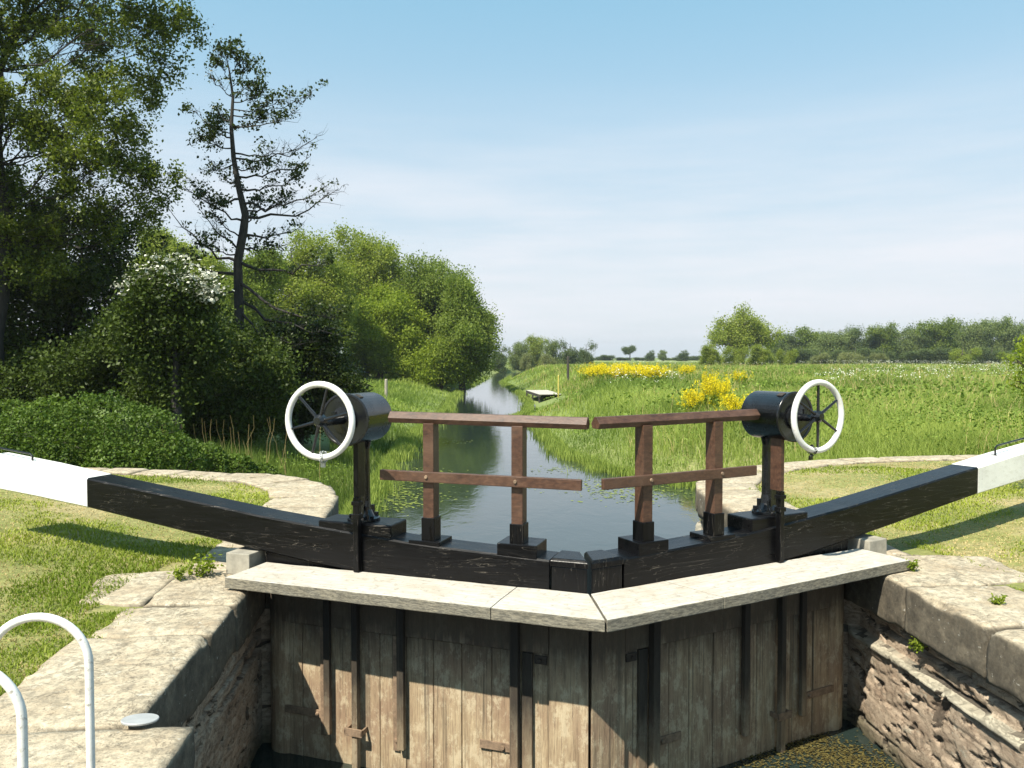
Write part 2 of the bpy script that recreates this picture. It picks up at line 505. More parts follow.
def m_ground():
    t = NT('meadow soil and turf')
    v = t.world()
    n = t.noise(v, 0.9, 6, 0.65)
    f = t.noise(v, 14, 6, 0.7)
    b = t.noise(v, 0.05, 4, 0.6)
    c = t.ramp(n, [(0.35, (0.16, 0.19, 0.04)), (0.5, (0.27, 0.27, 0.08)), (0.62, (0.40, 0.33, 0.16))])
    c = t.mix(t.ramp(f, [(0.4, 0.5), (0.62, 0.0)]), c, (0.11, 0.12, 0.03))
    # away from the lock the ground is plain pasture
    l = t.n('ShaderNodeVectorMath', operation='LENGTH', i_0=v).outputs['Value']
    far = t.ramp(t.math('DIVIDE', l, 60.0), [(0.15, 0.0), (0.4, 1.0)])
    past = t.ramp(b, [(0.35, (0.13, 0.18, 0.04)), (0.65, (0.24, 0.28, 0.09))])
    past = t.mix(t.ramp(f, [(0.4, 0.35), (0.6, 0.0)]), past, (0.06, 0.09, 0.02))
    c = t.mix(far, c, past)
    return t.done(t.bsdf(c, 0.95, f, 0.8, 0.05))
def m_water():
    t = NT('canal water')
    v = t.world((1, 0.55, 1))
    n = t.noise(v, 2.2, 4, 0.55, 0.4)
    n2 = t.noise(t.world((1, 0.7, 1)), 14, 3, 0.6)
    h = t.math('ADD', n, t.math('MULTIPLY', n2, 0.12))
    b = t.n('ShaderNodeBsdfPrincipled')
    b.inputs['Base Color'].default_value = (0.018, 0.029, 0.026, 1)
    b.inputs['Roughness'].default_value = 0.045
    b.inputs['IOR'].default_value = 1.40
    b.inputs['Specular IOR Level'].default_value = 0.95
    bp = t.n('ShaderNodeBump', i_Strength=0.22, i_Distance=0.03, i_Height=h)
    t.t.links.new(bp.outputs[0], b.inputs['Normal'])
    return t.done(b.outputs[0])
def m_plain(name, c, rough=0.6, var=0.25, scale=12, bump=0.2, metal=0.0):
    t = NT(name)
    n = t.noise(t.coord(), scale, 5, 0.65)
    return t.done(t.bsdf(t.ramp(n, [(0.3, tuple(x * (1 - var) for x in c)), (0.7, tuple(min(1, x * (1 + var)) for x in c))]), rough, n, bump, 0.005, metal))

M = {}
M['black'] = m_blackpaint('X'); M['blackz'] = m_blackpaint('Z')
M['iron'] = m_iron(); M['white'] = m_whitepaint()
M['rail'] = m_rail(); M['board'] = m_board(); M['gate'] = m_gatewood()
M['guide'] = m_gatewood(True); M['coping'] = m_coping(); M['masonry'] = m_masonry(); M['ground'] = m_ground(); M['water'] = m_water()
M['rust'] = m_plain('rusty iron', (0.21, 0.145, 0.095), 0.8, 0.4, 25)
M['gatedark'] = m_plain('dark soaked timber', (0.035, 0.027, 0.020), 0.8, 0.4, 20, 0.5)
M['galv'] = m_plain('galvanised steel', (0.45, 0.46, 0.47), 0.4, 0.15, 15, 0.1, 0.6)
M['pale'] = m_plain('pale weathered metal', (0.34, 0.35, 0.35), 0.55, 0.12, 9, 0.15)
M['greywood'] = m_plain('grey weathered timber', (0.30, 0.27, 0.22), 0.85, 0.3, 14, 0.5)
M['darkwood'] = m_plain('dark weathered timber', (0.045, 0.04, 0.032), 0.85, 0.3, 14, 0.5)
M['yellowpost'] = m_plain('yellow marker paint', (0.5, 0.42, 0.10), 0.6, 0.2)
M['stone'] = m_plain('pale block stone', (0.30, 0.28, 0.23), 0.9, 0.3, 8, 0.6)
M['bark'] = m_bark('grey brown bark', (0.03, 0.026, 0.02), (0.10, 0.085, 0.065))
M['barkd'] = m_bark('dark alder bark', (0.012, 0.011, 0.010), (0.045, 0.04, 0.034))
M['lf_dark'] = m_leaf('dark alder leaves', (0.016, 0.028, 0.006), (0.060, 0.085, 0.016), 0.4, 0.22)
M['lf_big'] = m_leaf('poplar leaves', (0.038, 0.062, 0.009), (0.185, 0.220, 0.036), 0.4, 0.30)
M['lf_shade'] = m_leaf('deep green shrub leaves', (0.016, 0.030, 0.006), (0.080, 0.115, 0.018), 0.5, 0.2)
M['lf_bush'] = m_leaf('bramble leaves', (0.038, 0.075, 0.010), (0.130, 0.190, 0.032), 0.5, 0.25)
M['lf_will'] = m_leaf('willow leaves', (0.115, 0.155, 0.022), (0.280, 0.320, 0.060), 0.6, 0.36)
M['lf_mid'] = m_leaf('maple leaves', (0.105, 0.155, 0.013), (0.265, 0.320, 0.040), 0.6, 0.36)
M['lf_green'] = m_leaf('ash leaves', (0.080, 0.120, 0.020), (0.205, 0.255, 0.048), 0.6, 0.36)
M['lf_far'] = m_leaf('woodland leaves', (0.085, 0.120, 0.036), (0.180, 0.220, 0.070), 0.7, 0.2)
M['lf_fard'] = m_leaf('dark woodland leaves', (0.050, 0.080, 0.028), (0.120, 0.155, 0.050), 0.7, 0.2)
M['lf_pale'] = m_leaf('pale willow leaves', (0.13, 0.15, 0.05), (0.22, 0.24, 0.10), 0.7, 0.2)
M['blossom'] = m_leaf('white blossom', (0.50, 0.51, 0.40), (0.72, 0.72, 0.62), 0.7, 0.2, (1, 1, 1))
M['yellow'] = m_leaf('yellow petals', (0.70, 0.55, 0.01), (0.85, 0.72, 0.02), 0.6, 0.25, (1, 1, 0.6))
M['lawn'] = m_leaf('mown lawn blades', (0.145, 0.205, 0.020), (0.360, 0.400, 0.065), 0.55, 0.3, (1.2, 1.2, 0.7))
M['dry'] = m_leaf('dry grass blades', (0.36, 0.28, 0.12), (0.55, 0.44, 0.22), 0.7, 0.2, (1, 1, 0.8))
M['grass'] = m_leaf('meadow grass blades', (0.085, 0.145, 0.018), (0.310, 0.380, 0.085), 0.5, 0.3, (1.3, 1.3, 0.7))
M['herb'] = m_leaf('meadow herb leaves', (0.080, 0.130, 0.018), (0.210, 0.285, 0.055), 0.6, 0.25)
M['reed'] = m_leaf('reed blades', (0.045, 0.085, 0.014), (0.160, 0.225, 0.045), 0.45, 0.3, (1.3, 1.3, 0.7))
M['scum'] = m_leaf('lock chamber scum', (0.035, 0.028, 0.012), (0.15, 0.125, 0.04), 0.6, 0.1)
M['weed'] = m_leaf('floating pondweed', (0.10, 0.14, 0.02), (0.24, 0.27, 0.05), 0.5, 0.1)

# ------------------------------------------------------------------ plan of canal and banks
HALF, REC, TAIL = 2.17, 2.45, 2.28
RY0, RY1 = -1.57, 1.16
WINGR = [(TAIL, RY1), (TAIL, 4.2), (2.33, 4.9), (2.55, 5.55), (2.95, 6.15), (3.5, 6.65), (4.2, 7.1), (5.0, 7.45), (5.8, 7.7), (6.7, 7.85), (7.6, 7.95), (9.0, 8.0)]
WINGL = [(-x, y + (0.0 if x < 4 else -0.25)) for x, y in WINGR]
rivL = [c2l(*p) for p in [(-3.2, 13), (-3.3, 17), (-3.5, 20), (-4.1, 30), (-4.0, 45), (-4.8, 60), (-5.2, 80), (-4.6, 99), (-4.2, 125), (-5, 150), (-4, 172), (10, 188), (60, 195), (160, 190)]]
rivR = [c2l(*p) for p in [(4.8, 14), (4.9, 18.8), (3.6, 20.2), (2.9, 21.5), (2.0, 25), (1.6, 30), (1.4, 36), (0.2, 40.5), (1.2, 45), (1.4, 52), (1.3, 63), (0.4, 80), (-0.9, 100), (0.0, 130), (2, 155), (12, 169), (60, 176), (160, 172)]]
WATER = ([(-HALF, -25), (-HALF, RY0), (-REC, RY0), (-REC, RY1)] + WINGL[:6] + rivL + rivR[::-1] + WINGR[:6][::-1]
         + [(REC, RY1), (REC, RY0), (HALF, RY0), (HALF, -25)])
LAWNR = [(REC, -30)] + [(REC, RY1)] + WINGR + [(30, 9.5), (60, 6), (60, -30)]
LAWNL = [(-x, y) for x, y in [(REC, -30), (REC, RY1)]] + WINGL + [(-30, 9.0), (-60, 6), (-60, -30)]
ZW = -1.40

def lawnz(x, y):
    return -0.035 + 0.20 * sstep(2.9, 6.5, np.abs(x)) + 0.05 * (fbm(x * 0.6, y * 0.6, 3) - 0.5)
def ground_z(x, y):
    x, y = np.asarray(x, float), np.asarray(y, float)
    ins = inside(WATER, x, y)
    d = dist_line(WATER, x, y, True)
    lawn = inside(LAWNR, x, y) | inside(LAWNL, x, y)
    dl = np.minimum(dist_line(WINGR, x, y), dist_line(WINGL, x, y))
    far = np.hypot(x, y)
    field = np.where(x > 0, -0.30, -0.80) + 0.30 * (fbm(x * 0.12, y * 0.12, 1, 3) - 0.5) + np.where(x > 0, 0.55 * sstep(18, 60, far), 0.40 * sstep(40, 85, far))
    field = field + 1.0 * sstep(200, 500, far) + 2.5 * (fbm(x * 0.004, y * 0.004, 9, 3) - 0.5) * sstep(300, 900, far)
    bank = np.where(x > 0, 4.6, 4.6)
    z_out = ZW - 0.05 + (field - ZW + 0.05) * np.clip(d / bank, 0, 1) ** 1.0
    z_lawn = lawnz(x, y)
    z_lawn = -0.035 + (z_lawn + 0.035) * np.where(y > 0, sstep(0.4, 3.0, dl), 1.0)
    zl = np.where(d < 0.42, -2.4 + (z_lawn + 2.4) * sstep(0.12, 0.34, d), z_lawn)
    # ground outside the wing wall falls from the coping to the bank
    z = np.where(lawn, np.where(dl < 0.4, zl - 0.10 * (1 - sstep(0.25, 0.4, dl)), zl), np.where(y < 9.5, np.minimum(z_out, -0.62), z_out))
    z = np.where(ins, ZW - 0.12 - np.minimum(1.3, 0.45 * d), z)
    return z

def axis_pts(fine, step, lim, g):
    a = list(np.arange(fine[0], fine[1] + 1e-6, step))
    s = step
    while a[-1] < lim[1]:
        s *= g; a.append(a[-1] + s)
    s = step
    while a[0] > lim[0]:
        s *= g; a.insert(0, a[0] - s)
    return np.array(a)
gx = axis_pts((-8, 9), 0.10, (-1200, 1200), 1.045)
gy = axis_pts((-4, 17), 0.10, (-100, 1900), 1.030)
GX, GY = np.meshgrid(gx, gy)
GZ = ground_z(GX, GY)
nx_, ny_ = len(gx), len(gy)
co = np.stack([GX.ravel(), GY.ravel(), GZ.ravel()], 1)
ii = (np.arange(ny_ - 1)[:, None] * nx_ + np.arange(nx_ - 1)[None, :]).ravel()
lp = np.stack([ii, ii + 1, ii + 1 + nx_, ii + nx_], 1)
me = np_mesh('ground', co, lp, np.full(len(ii), 4))
g = link_mesh('ground', me, M['ground'], smooth=True)
tag(g, kind='structure')
mb = MB(); bmesh.ops.create_grid(mb.bm, x_segments=1, y_segments=1, size=1)
wob = mb.build('canal_water', M['water'])
wob.scale = (400, 200, 1); wob.location = (0, 165, ZW)
tag(wob, kind='structure')

# ------------------------------------------------------------------ lock walls
def resample(pts, step):
    pts = [Vector((p[0], p[1], 0)) for p in pts]
    outp = [pts[0]]
    for a, b in zip(pts[:-1], pts[1:]):
        L = (b - a).length
        n = max(1, int(round(L / step)))
        for k in range(1, n + 1): outp.append(a.lerp(b, k / n))
    return outp
def masonry_sheet(path, z0, z1, step, side, seed):
    """wall face swept along path, courses with ragged open joints; side=+1: face looks to the path's left"""
    P = resample(path, step)
    n = len(P)
    T = [(P[min(i + 1, n - 1)] - P[max(i - 1, 0)]).normalized() for i in range(n)]
    N = [Vector((-t.y, t.x, 0)) * side for t in T]
    s = np.zeros(n)
    for i in range(1, n): s[i] = s[i - 1] + (P[i] - P[i - 1]).length
    zz = np.arange(z0, z1 + 1e-6, step)
    S, Z = np.meshgrid(s, zz)
    wv = 0.035 * (fbm(S * 0.9, Z * 1.5, seed, 3) - 0.5) + 0.012 * (fbm(S * 7, Z * 7, seed + 9, 3) - .5)
    Zw = Z + wv
    jl = [(-0.475, 0.75), (-0.600, 0.9), (-0.80, 0.10), (-1.01, 0.85), (-1.27, 0.25), (-1.42, 0.1), (-1.6, 0.1)]
    d = 0.006 * (fbm(S * 2, Z * 3, seed, 3) - 0.5) + 0.006 * (fbm(S * 14, Z * 34, seed + 4, 4) - 0.5)
    d = d - 0.012 * sstep(0.53, 0.57, fbm(S * 4, Z * 7, seed + 3, 5)) - 0.005 * sstep(0.55, 0.58, fbm(S * 13, Z * 24, seed + 6, 4))
    j = np.zeros(Z.shape)
    row = np.zeros(Z.shape, np.int64)
    for q, (zj, str_) in enumerate(jl):
        row += (Zw < zj)
        op = str_ * (0.10 + 0.90 * sstep(0.47, 0.60, fbm(S * 1.5, q * 3.7 + 0 * Z, seed + 20, 4)))
        w_ = 0.005 + 0.026 * op * (0.6 + 0.8 * fbm(S * 9, q + 0 * Z, seed + 2, 3))
        jj = 1 - sstep(0.35, 1.0, np.abs(Zw - zj) / w_)
        j = np.maximum(j, jj * (0.25 + 0.75 * op))
        d = d - jj * (0.008 + 0.085 * op)
    bl = 0.62
    so_ = (S + 0.03 * (fbm(S * 4, Z * 4, seed + 5, 2) - .5)) / bl + 0.5 * (row % 2) + 0.37 * np.sin(row * 2.1)
    fs = np.minimum(so_ - np.floor(so_), 1 - (so_ - np.floor(so_))) * bl
    hole = sstep(0.655, 0.69, fbm(S * 8, Z * 17, seed + 77, 4))
    d = d - 0.028 * hole
    j = np.maximum(j, hole * 0.8)
    jv = (1 - sstep(0.3, 1.0, fs / 0.006)) * sstep(0.45, 0.6, fbm(S * 2, Z * 3, seed + 70, 3))
    d = d - jv * 0.014
    j = np.maximum(j, jv * 0.45)
    blk = _hash(row + 50, np.floor(so_).astype(np.int64) + 90, np.full(row.shape, seed, np.int64)) - 0.5
    d = d + 0.010 * blk
    # crumbled course right under the coping, projecting ledge below it
    under = sstep(-0.60, -0.585, Zw)
    if side < 0: under = under * 0
    d = d - under * (0.035 + 0.05 * fbm(S * 4, Z * 8, seed + 60, 4))
    if side < 0: under = under * 0
    led = sstep(-0.66, -0.645, Zw) * (1 - under) * (1 if side > 0 else 0)
    d = d + 0.022 * led
    ed = sstep(0, 0.05, S) * sstep(0, 0.05, s[-1] - S)
    d = d * ed
    PX = np.array([[p.x, p.y] for p in P]); NN = np.array([[q.x, q.y] for q in N])
    co = np.stack([(PX[None, :, 0] + NN[None, :, 0] * d), (PX[None, :, 1] + NN[None, :, 1] * d), Z + 0 * d], -1).reshape(-1, 3)
    h, w = Z.shape
    ii = (np.arange(h - 1)[:, None] * w + np.arange(w - 1)[None, :]).ravel()
    lp = np.stack([ii, ii + 1, ii + 1 + w, ii + w], 1)
    jf = j[:-1, :-1].ravel()
    return np_mesh('masonry', co, lp, np.full(len(ii), 4), {'joint': jf, 'ledge': led[:-1, :-1].ravel() * (1.0 if side > 0 else 0.25)})

def stone_mesh(quad, z0, z1, res=0.05, seed=0, chip=0.03):
    """worn block on a four-cornered footprint"""
    bm = bmesh.new()
    a, b, c, d = [Vector((q[0], q[1], 0)) for q in quad]
    lu = ((b - a).length + (c - d).length) / 2; lv = ((d - a).length + (c - b).length) / 2; lw = z1 - z0
    nu, nv, nw = [max(2, int(l / res)) for l in (lu, lv, lw)]
    idx = {}
    def V(i, j, k):
        key = (i, j, k)
        if key not in idx:
            u, v, w = i / nu, j / nv, k / nw
            p = (a * (1 - u) + b * u) * (1 - v) + (d * (1 - u) + c * u) * v
            idx[key] = bm.verts.new((p.x, p.y, z0 + lw * w))
        return idx[key]
    for i in range(nu):
        for j in range(nv):
            bm.faces.new((V(i, j, nw), V(i + 1, j, nw), V(i + 1, j + 1, nw), V(i, j + 1, nw)))
            bm.faces.new((V(i, j, 0), V(i, j + 1, 0), V(i + 1, j + 1, 0), V(i + 1, j, 0)))
    for i in range(nu):
        for k in range(nw):
            bm.faces.new((V(i, 0, k), V(i + 1, 0, k), V(i + 1, 0, k + 1), V(i, 0, k + 1)))
            bm.faces.new((V(i, nv, k), V(i, nv, k + 1), V(i + 1, nv, k + 1), V(i + 1, nv, k)))
    for j in range(nv):
        for k in range(nw):
            bm.faces.new((V(0, j, k), V(0, j, k + 1), V(0, j + 1, k + 1), V(0, j + 1, k)))
            bm.faces.new((V(nu, j, k), V(nu, j + 1, k), V(nu, j + 1, k + 1), V(nu, j, k + 1)))
    keys = list(idx.keys())
    co = np.array([idx[k].co[:] for k in keys])
    K = np.array(keys, float)
    du = np.minimum(K[:, 0], nu - K[:, 0]) / nu * lu
    dv = np.minimum(K[:, 1], nv - K[:, 1]) / nv * lv
    dw = np.minimum(K[:, 2], nw - K[:, 2]) / nw * lw
    cen = co.mean(0)
    near = [np.exp(-q / 0.028) for q in (du, dv, dw)]
    e = near[0] * near[1] + near[1] * near[2] + near[0] * near[2]
    nz = fbm(co[:, 0] * 5 + seed, co[:, 1] * 5, co[:, 2] * 5, 4)
    cut = (0.007 + chip * 2.4 * np.clip(nz - 0.45, 0, 1)) * np.clip(e, 0, 1.3)
    dirv = cen - co
    dirv[:, :2] *= 1.0
    dirv /= np.linalg.norm(dirv, axis=1)[:, None] + 1e-9
    sgn = np.sign(cen[2] - co[:, 2])
    co2 = co + dirv * cut[:, None]
    co2[:, 2] += sgn * cut * 0.8 * (near[0] + near[1] > 0.3)
    co2[:, 2] += (0.012 * (fbm(co[:, 0] * 2.3, co[:, 1] * 2.3, 3.3, 4) - 0.5) * 2 + 0.003 * (fbm(co[:, 0] * 13, co[:, 1] * 13, 1, 4) - 0.5) * 2)
    co2[:, 0] += 0.010 * (fbm(co[:, 0] * 6, co[:, 1] * 6, co[:, 2] * 9 + seed, 4) - 0.5) * 2
    co2[:, 1] += 0.010 * (fbm(co[:, 0] * 6, co[:, 1] * 6, co[:, 2] * 9 + seed + 40, 4) - 0.5) * 2
    for k, p in zip(keys, co2): idx[k].co = p
    bmesh.ops.recalc_face_normals(bm, faces=bm.faces)
    me = bpy.data.meshes.new('coping_stone'); bm.to_mesh(me); bm.free()
    return me

def lock_wall(m, name_lbl):
    root = empty('lock_wall', (m * 2.9, 0, -2.4))
    tag(root, name_lbl, 'lock wall')
    def add(name, me, mat, smooth=True):
        o = link_mesh(name, me, mat, root, smooth); o.location = (-m * 2.9, 0, 2.4); return o
    wing = WINGR if m > 0 else WINGL
    path = [(m * HALF, -9), (m * HALF, RY0)]
    path2 = [(m * HALF, RY0), (m * REC, RY0)]
    path3 = [(m * REC, RY0), (m * REC, RY1)]
    path4 = [(m * REC, RY1), (m * TAIL, RY1)]
    path5 = wing
    for pth, st, sd in ((path, 0.03, 1), (path2, 0.03, 2), (path3, 0.016, 3), (path4, 0.03, 4), (path5, 0.04, 5)):
        P = pth
        me = masonry_sheet(P, -2.2, -0.30, st, m, sd * 7 + (3 if m > 0 else 0))
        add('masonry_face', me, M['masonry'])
    # coping stones
    rr = random.Random(5 if m > 0 else 11)
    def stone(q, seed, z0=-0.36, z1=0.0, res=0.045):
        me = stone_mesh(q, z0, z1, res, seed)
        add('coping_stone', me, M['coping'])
    ov = 0.03
    # chamber side
    y = RY0 + 0.01
    first = True
    k = 0
    while y > -9:
        L = 1.15 if k == 0 else rr.uniform(0.9, 1.5)
        w = rr.uniform(0.86, 0.98) + 0.28
        g_ = 0.012
        stone([(m * (HALF - ov), y - L + g_), (m * (HALF - ov), y), (m * (HALF + w), y), (m * (HALF + w), y - L + g_)], 3 * k + m, z1=rr.uniform(-0.004, 0.012), res=0.05 if k < 3 else 0.1)
        y -= L; k += 1
    # recess side
    y = RY0 + 0.025
    cuts = [0.95, 0.9, 0.90] if m > 0 else [1.25, 0.62, 0.88]
    for k, L in enumerate(cuts):
        w = rr.uniform(0.62, 0.78)
        stone([(m * (REC - ov), y), (m * (REC - ov), y + L - 0.014), (m * (REC + w), y + L - 0.014), (m * (REC + w), y)], 31 + 5 * k + m, z1=rr.uniform(-0.006, 0.01), res=0.03)
        # back-up slab
        if k == 2:
            w2 = w + 0.62
            stone([(m * (REC + w + 0.006), y + 0.05), (m * (REC + w + 0.006), y + L + 0.1), (m * (REC + w2), y + L - 0.02), (m * (REC + w2 - 0.1), y + 0.12)], 51 + 5 * k + m, z0=-0.25, z1=rr.uniform(-0.012, 0.0), res=0.04)
        y += L
    # hollow quoin stone and the tail, then the curved wing
    pts = [(m * (TAIL - 0.02), y + 0.01)] + [p for p in wing if p[1] > y + 0.3]
    P = resample(pts, 0.05)
    s = 0
    segs = []
    i0 = 0
    target = rr.uniform(0.7, 0.95)
    acc = 0
    for i in range(1, len(P)):
        acc += (P[i] - P[i - 1]).length
        if acc > target or i == len(P) - 1:
            segs.append((i0, i)); i0 = i; acc = 0; target = rr.uniform(0.55, 0.85)
    tot = len(P)
    def nrm(i):
        t = (P[min(i + 1, tot - 1)] - P[max(i - 1, 0)]).normalized()
        return Vector((t.y, -t.x, 0)) * m
    wd = lambda i: 0.80 if i < tot * 0.42 else 0.80 - 0.32 * min(1, (i - tot * 0.42) / (tot * 0.25))
    for k, (a, b) in enumerate(segs):
        na, nb = nrm(a), nrm(b)
        ta = (P[min(a + 1, tot - 1)] - P[a]).normalized() * 0.006
        q = [P[a] - na * ov + ta, P[b] - nb * ov - ta, P[b] + nb * wd(b) - ta, P[a] + na * wd(a) + ta]
        stone(q, 71 + 3 * k + m, z1=rr.uniform(-0.004, 0.008), res=0.06)
    return root
lock_wall(-1, 'shaded stone lock wall left of the gates, its worn coping sunlit')
lock_wall(1, 'sunlit crumbling lock wall right of the gates with open washed out joints')

# ------------------------------------------------------------------ the gates
TH = R(23.9)
TAN = math.tan(TH)
def lock_gate(m, label, gend):
    ZB = 2.2
    root = empty('lock_gate', (0, 0, -ZB), m * TH)
    tag(root, label, 'lock gate', 'pair of lock gates')
    X = lambda g_: m * g_
    class GB(MB):
        def gbox(s, g0, g1, y0, y1, z0, z1): return s.box(X(g0), X(g1), y0, y1, z0, z1)
    def put(b, name, mat, par=None, **kw):
        o = b.build(name, mat, root if par is None else par, **kw)
        if par is None: o.location = (0, 0, ZB)
        return o
    rr = random.Random(3 + m)
    # planking
    b = GB()
    g0 = 0.285
    while g0 < 2.48:
        w = min(rr.uniform(0.19, 0.24), 2.5 - g0)
        off = rr.uniform(-0.004, 0.004)
        b.gbox(g0, g0 + w - 0.006, off, 0.05, -1.95, -0.36)
        g0 += w
    b.gbox(0.28, 2.5, 0.052, 0.10, -1.95, 0.09)
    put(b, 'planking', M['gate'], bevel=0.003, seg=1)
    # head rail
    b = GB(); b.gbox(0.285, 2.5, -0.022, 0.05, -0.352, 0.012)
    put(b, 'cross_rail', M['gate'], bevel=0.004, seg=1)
    # mitre post, timber below, black above the walkway
    def mp(y0, y1, inset=0.012, gm=0.28):
        a0, a1 = y0 * TAN + inset, y1 * TAN + inset
        return [(X(a0), y0), (X(gm), y0), (X(gm), y1), (X(a1), y1)]
    b = GB(); b.prism(mp(-0.03, 0.26), -1.95, 0.010)
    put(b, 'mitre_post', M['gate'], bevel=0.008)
    b = GB(); b.prism(mp(0.0, 0.25, 0.018, 0.272), 0.012, 0.262)
    pt = put(b, 'post_head', M['blackz'], bevel=0.008)
    b = GB()
    p0 = mp(-0.008, 0.262, 0.012, 0.282)
    cx_ = sum(p[0] for p in p0) / 4; cy_ = sum(p[1] for p in p0) / 4
    top = [(cx_ + (p[0] - cx_) * 0.86, cy_ + (p[1] - cy_) * 0.86) for p in p0]
    b.loft([[(p[0], p[1], 0.264) for p in p0], [(p[0], p[1], 0.300) for p in p0], [(p[0], p[1], 0.318) for p in top]])
    put(b, 'cap', M['blackz'], pt, bevel=0.005)
    # heel post
    b = GB(); b.lathe([(0.15, -1.95), (0.15, 0.0)], (X(2.48), 0.125, 0), 20)
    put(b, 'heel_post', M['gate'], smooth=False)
    # balance beam
    def beam_rings(st, y0=0.0, y1=0.27, c=0.012):
        rings = []
        for g_, zb, zt in st:
            rings.append([(X(g_), y0, zb + c), (X(g_), y0 + c, zb), (X(g_), y1 - c, zb), (X(g_), y1, zb + c),
                          (X(g_), y1, zt - c), (X(g_), y1 - c, zt), (X(g_), y0 + c, zt), (X(g_), y0, zt - c)])
        return rings
    prof = [(0.29, .070, .300), (0.7, .070, .315), (1.1, .070, .330), (1.40, .072, .345), (1.75, .080, .375), (2.1, .110, .405), (2.64, .178, .455), (3.2, .252, .522), (3.8, .332, .594), (4.42, .415, .668)]
    b = GB(); b.loft(beam_rings(prof))
    beam = put(b, 'balance_beam', M['black'], sub=0.0)
    prof2 = [(4.421, .413, .670), (5.0, .475, .745), (5.65, .535, .815)]
    b = GB(); b.loft(beam_rings(prof2, -0.002, 0.272))
    put(b, 'beam_end', M['white'], beam)
    b = GB()
    hz = .735; hg = 4.95 if m > 0 else 5.22
    b.tube([(X(hg), 0.15, hz - 0.03), (X(hg), 0.15, hz + 0.075), (X(hg + .03), 0.15, hz + .095), (X(hg + 0.5), 0.15, hz + 0.145), (X(hg + .53), 0.15, hz + .13), (X(hg + 0.53), 0.15, hz + 0.03)], 0.009, 8)
    b.gbox(hg - .03, hg + .03, .12, .18, hz - .02, hz + .006)
    put(b, 'grab_handle', M['iron'], beam, smooth=False)
    b = GB()
    b.loft([[(X(g_), y, z) for y, z in ((.03, .02), (.24, .02), (.24, zt), (.03, zt))] for g_, zt in ((1.95, .098), (2.1, .108), (2.64, .174))])
    put(b, 'packing_block', M['blackz'])
    # raised block carrying the gearing
    b = GB(); b.gbox(1.52, 2.14, 0.015, 0.285, 0.30, 0.455)
    put(b, 'gear_block', M['black'], bevel=0.012)
    b = GB()
    pz = 0.457
    G = 1.82 if m < 0 else 1.83
    GR = 1.75
    WY = -0.455 if m < 0 else -0.335
    b.lathe([(0.0, pz), (0.125, pz), (0.125, pz + 0.018), (0.085, pz + 0.03), (0.060, pz + 0.08), (0.050, pz + 0.15), (0.048, pz + 0.55), (0.060, 1.06), (0.0, 1.06)], (X(G), 0.15, 0), 20)
    # ribs of the casting
    for a in range(4):
        Mx = Matrix.Translation((X(G), 0.15, 0)) @ Matrix.Rotation(PI / 4 + a * PI / 2, 4, 'Z')
        b.box(0.0, 0.115, -0.008, 0.008, pz + 0.01, pz + 0.05, Mx)
        b.box(0.0, 0.085, -0.008, 0.008, pz + 0.05, pz + 0.11, Mx)
    b.box(X(G) - 0.035, X(G) + 0.035, 0.085, 0.12, pz + 0.05, 1.06)
    ped = put(b, 'gear_pedestal', M['iron'])
    for a in range(4):
        b = GB(); th = PI / 4 + a * PI / 2
        bx, by = X(G) + 0.105 * math.cos(th + .35), 0.15 + 0.105 * math.sin(th + .35)
        b.lathe([(0, pz + .016), (0.016, pz + .016), (0.016, pz + .036), (0.0, pz + .036)], (bx, by, 0), 6)
        put(b, 'bolt', M['iron'], ped)
    # drum
    zc, yr = 1.245, 0.26
    b = GB()
    b.lathe([(0.0, 0.27), (0.186, 0.27), (0.190, 0.262), (0.190, -0.105), (0.197, -0.106), (0.197, -0.125), (0.184, -0.127), (0.180, -0.118), (0.0, -0.118)], (X(G), 0, zc), 40, 'Y')
    drum = put(b, 'gear_drum', M['iron'], smooth=False)
    for p in drum.data.polygons:
        p.use_smooth = abs(p.normal.y) < 0.5
    b = GB()
    Mr = Matrix.Translation((X(G), 0, zc)) @ Matrix.Rotation(-m * 0.42, 4, 'Y')
    b.box(-0.024, 0.024, -0.075, -0.020, 0.17, 0.1925, Mr)
    put(b, 'inspection_slot', M['gatedark'], drum)
    b = GB(); b.lathe([(0.0, -.12), (0.10, -.12), (0.10, -.14), (0.03, -.15), (0.024, WY + .03), (0, WY + .03)], (X(G), 0, zc), 20, 'Y')
    b.gbox(G + .06, G + .10, -.15, -.12, zc + .02, zc + .06)
    put(b, 'drive_shaft', M['iron'], drum, smooth=False)
    # hand wheel
    wz, wy = 1.262, WY
    b = GB()
    ring = [(X(G) + 0.256 * math.cos(2 * PI * k / 48), wy, wz + 0.256 * math.sin(2 * PI * k / 48)) for k in range(48)]
    b.tube(ring, 0.0225, 12, closed=True)
    wheel = put(b, 'handwheel_rim', M['white'], smooth=True)
    b = GB(); b.lathe([(0, wy - .035), (.026, wy - .035), (.044, wy - .015), (.044, wy + .03), (0.03, wy + .035), (0, wy + .035)], (X(G), 0, wz), 18, 'Y')
    put(b, 'hub', M['iron'], wheel, smooth=False)
    ph = R(-15) if m < 0 else R(0)
    for k in range(6):
        a = R(30) + k * PI / 3 + ph
        b = GB()
        dx, dz = math.cos(a), math.sin(a)
        b.tube([(X(G) + dx * .035, wy, wz + dz * .035), (X(G) + dx * .25, wy, wz + dz * .25)], [0.0125, 0.0085], 8)
        put(b, 'spoke', M['iron'], wheel)
    # rack rod down the front of beam and gate
    b = GB(); b.gbox(GR + .005, GR + .048, -0.052, -0.004, 0.10, 0.66)
    b.gbox(GR - .008, GR + .06, -0.058, 0.0, 0.50, 0.535)
    b.gbox(GR - .008, GR + .06, -0.058, 0.0, 0.60, 0.63)
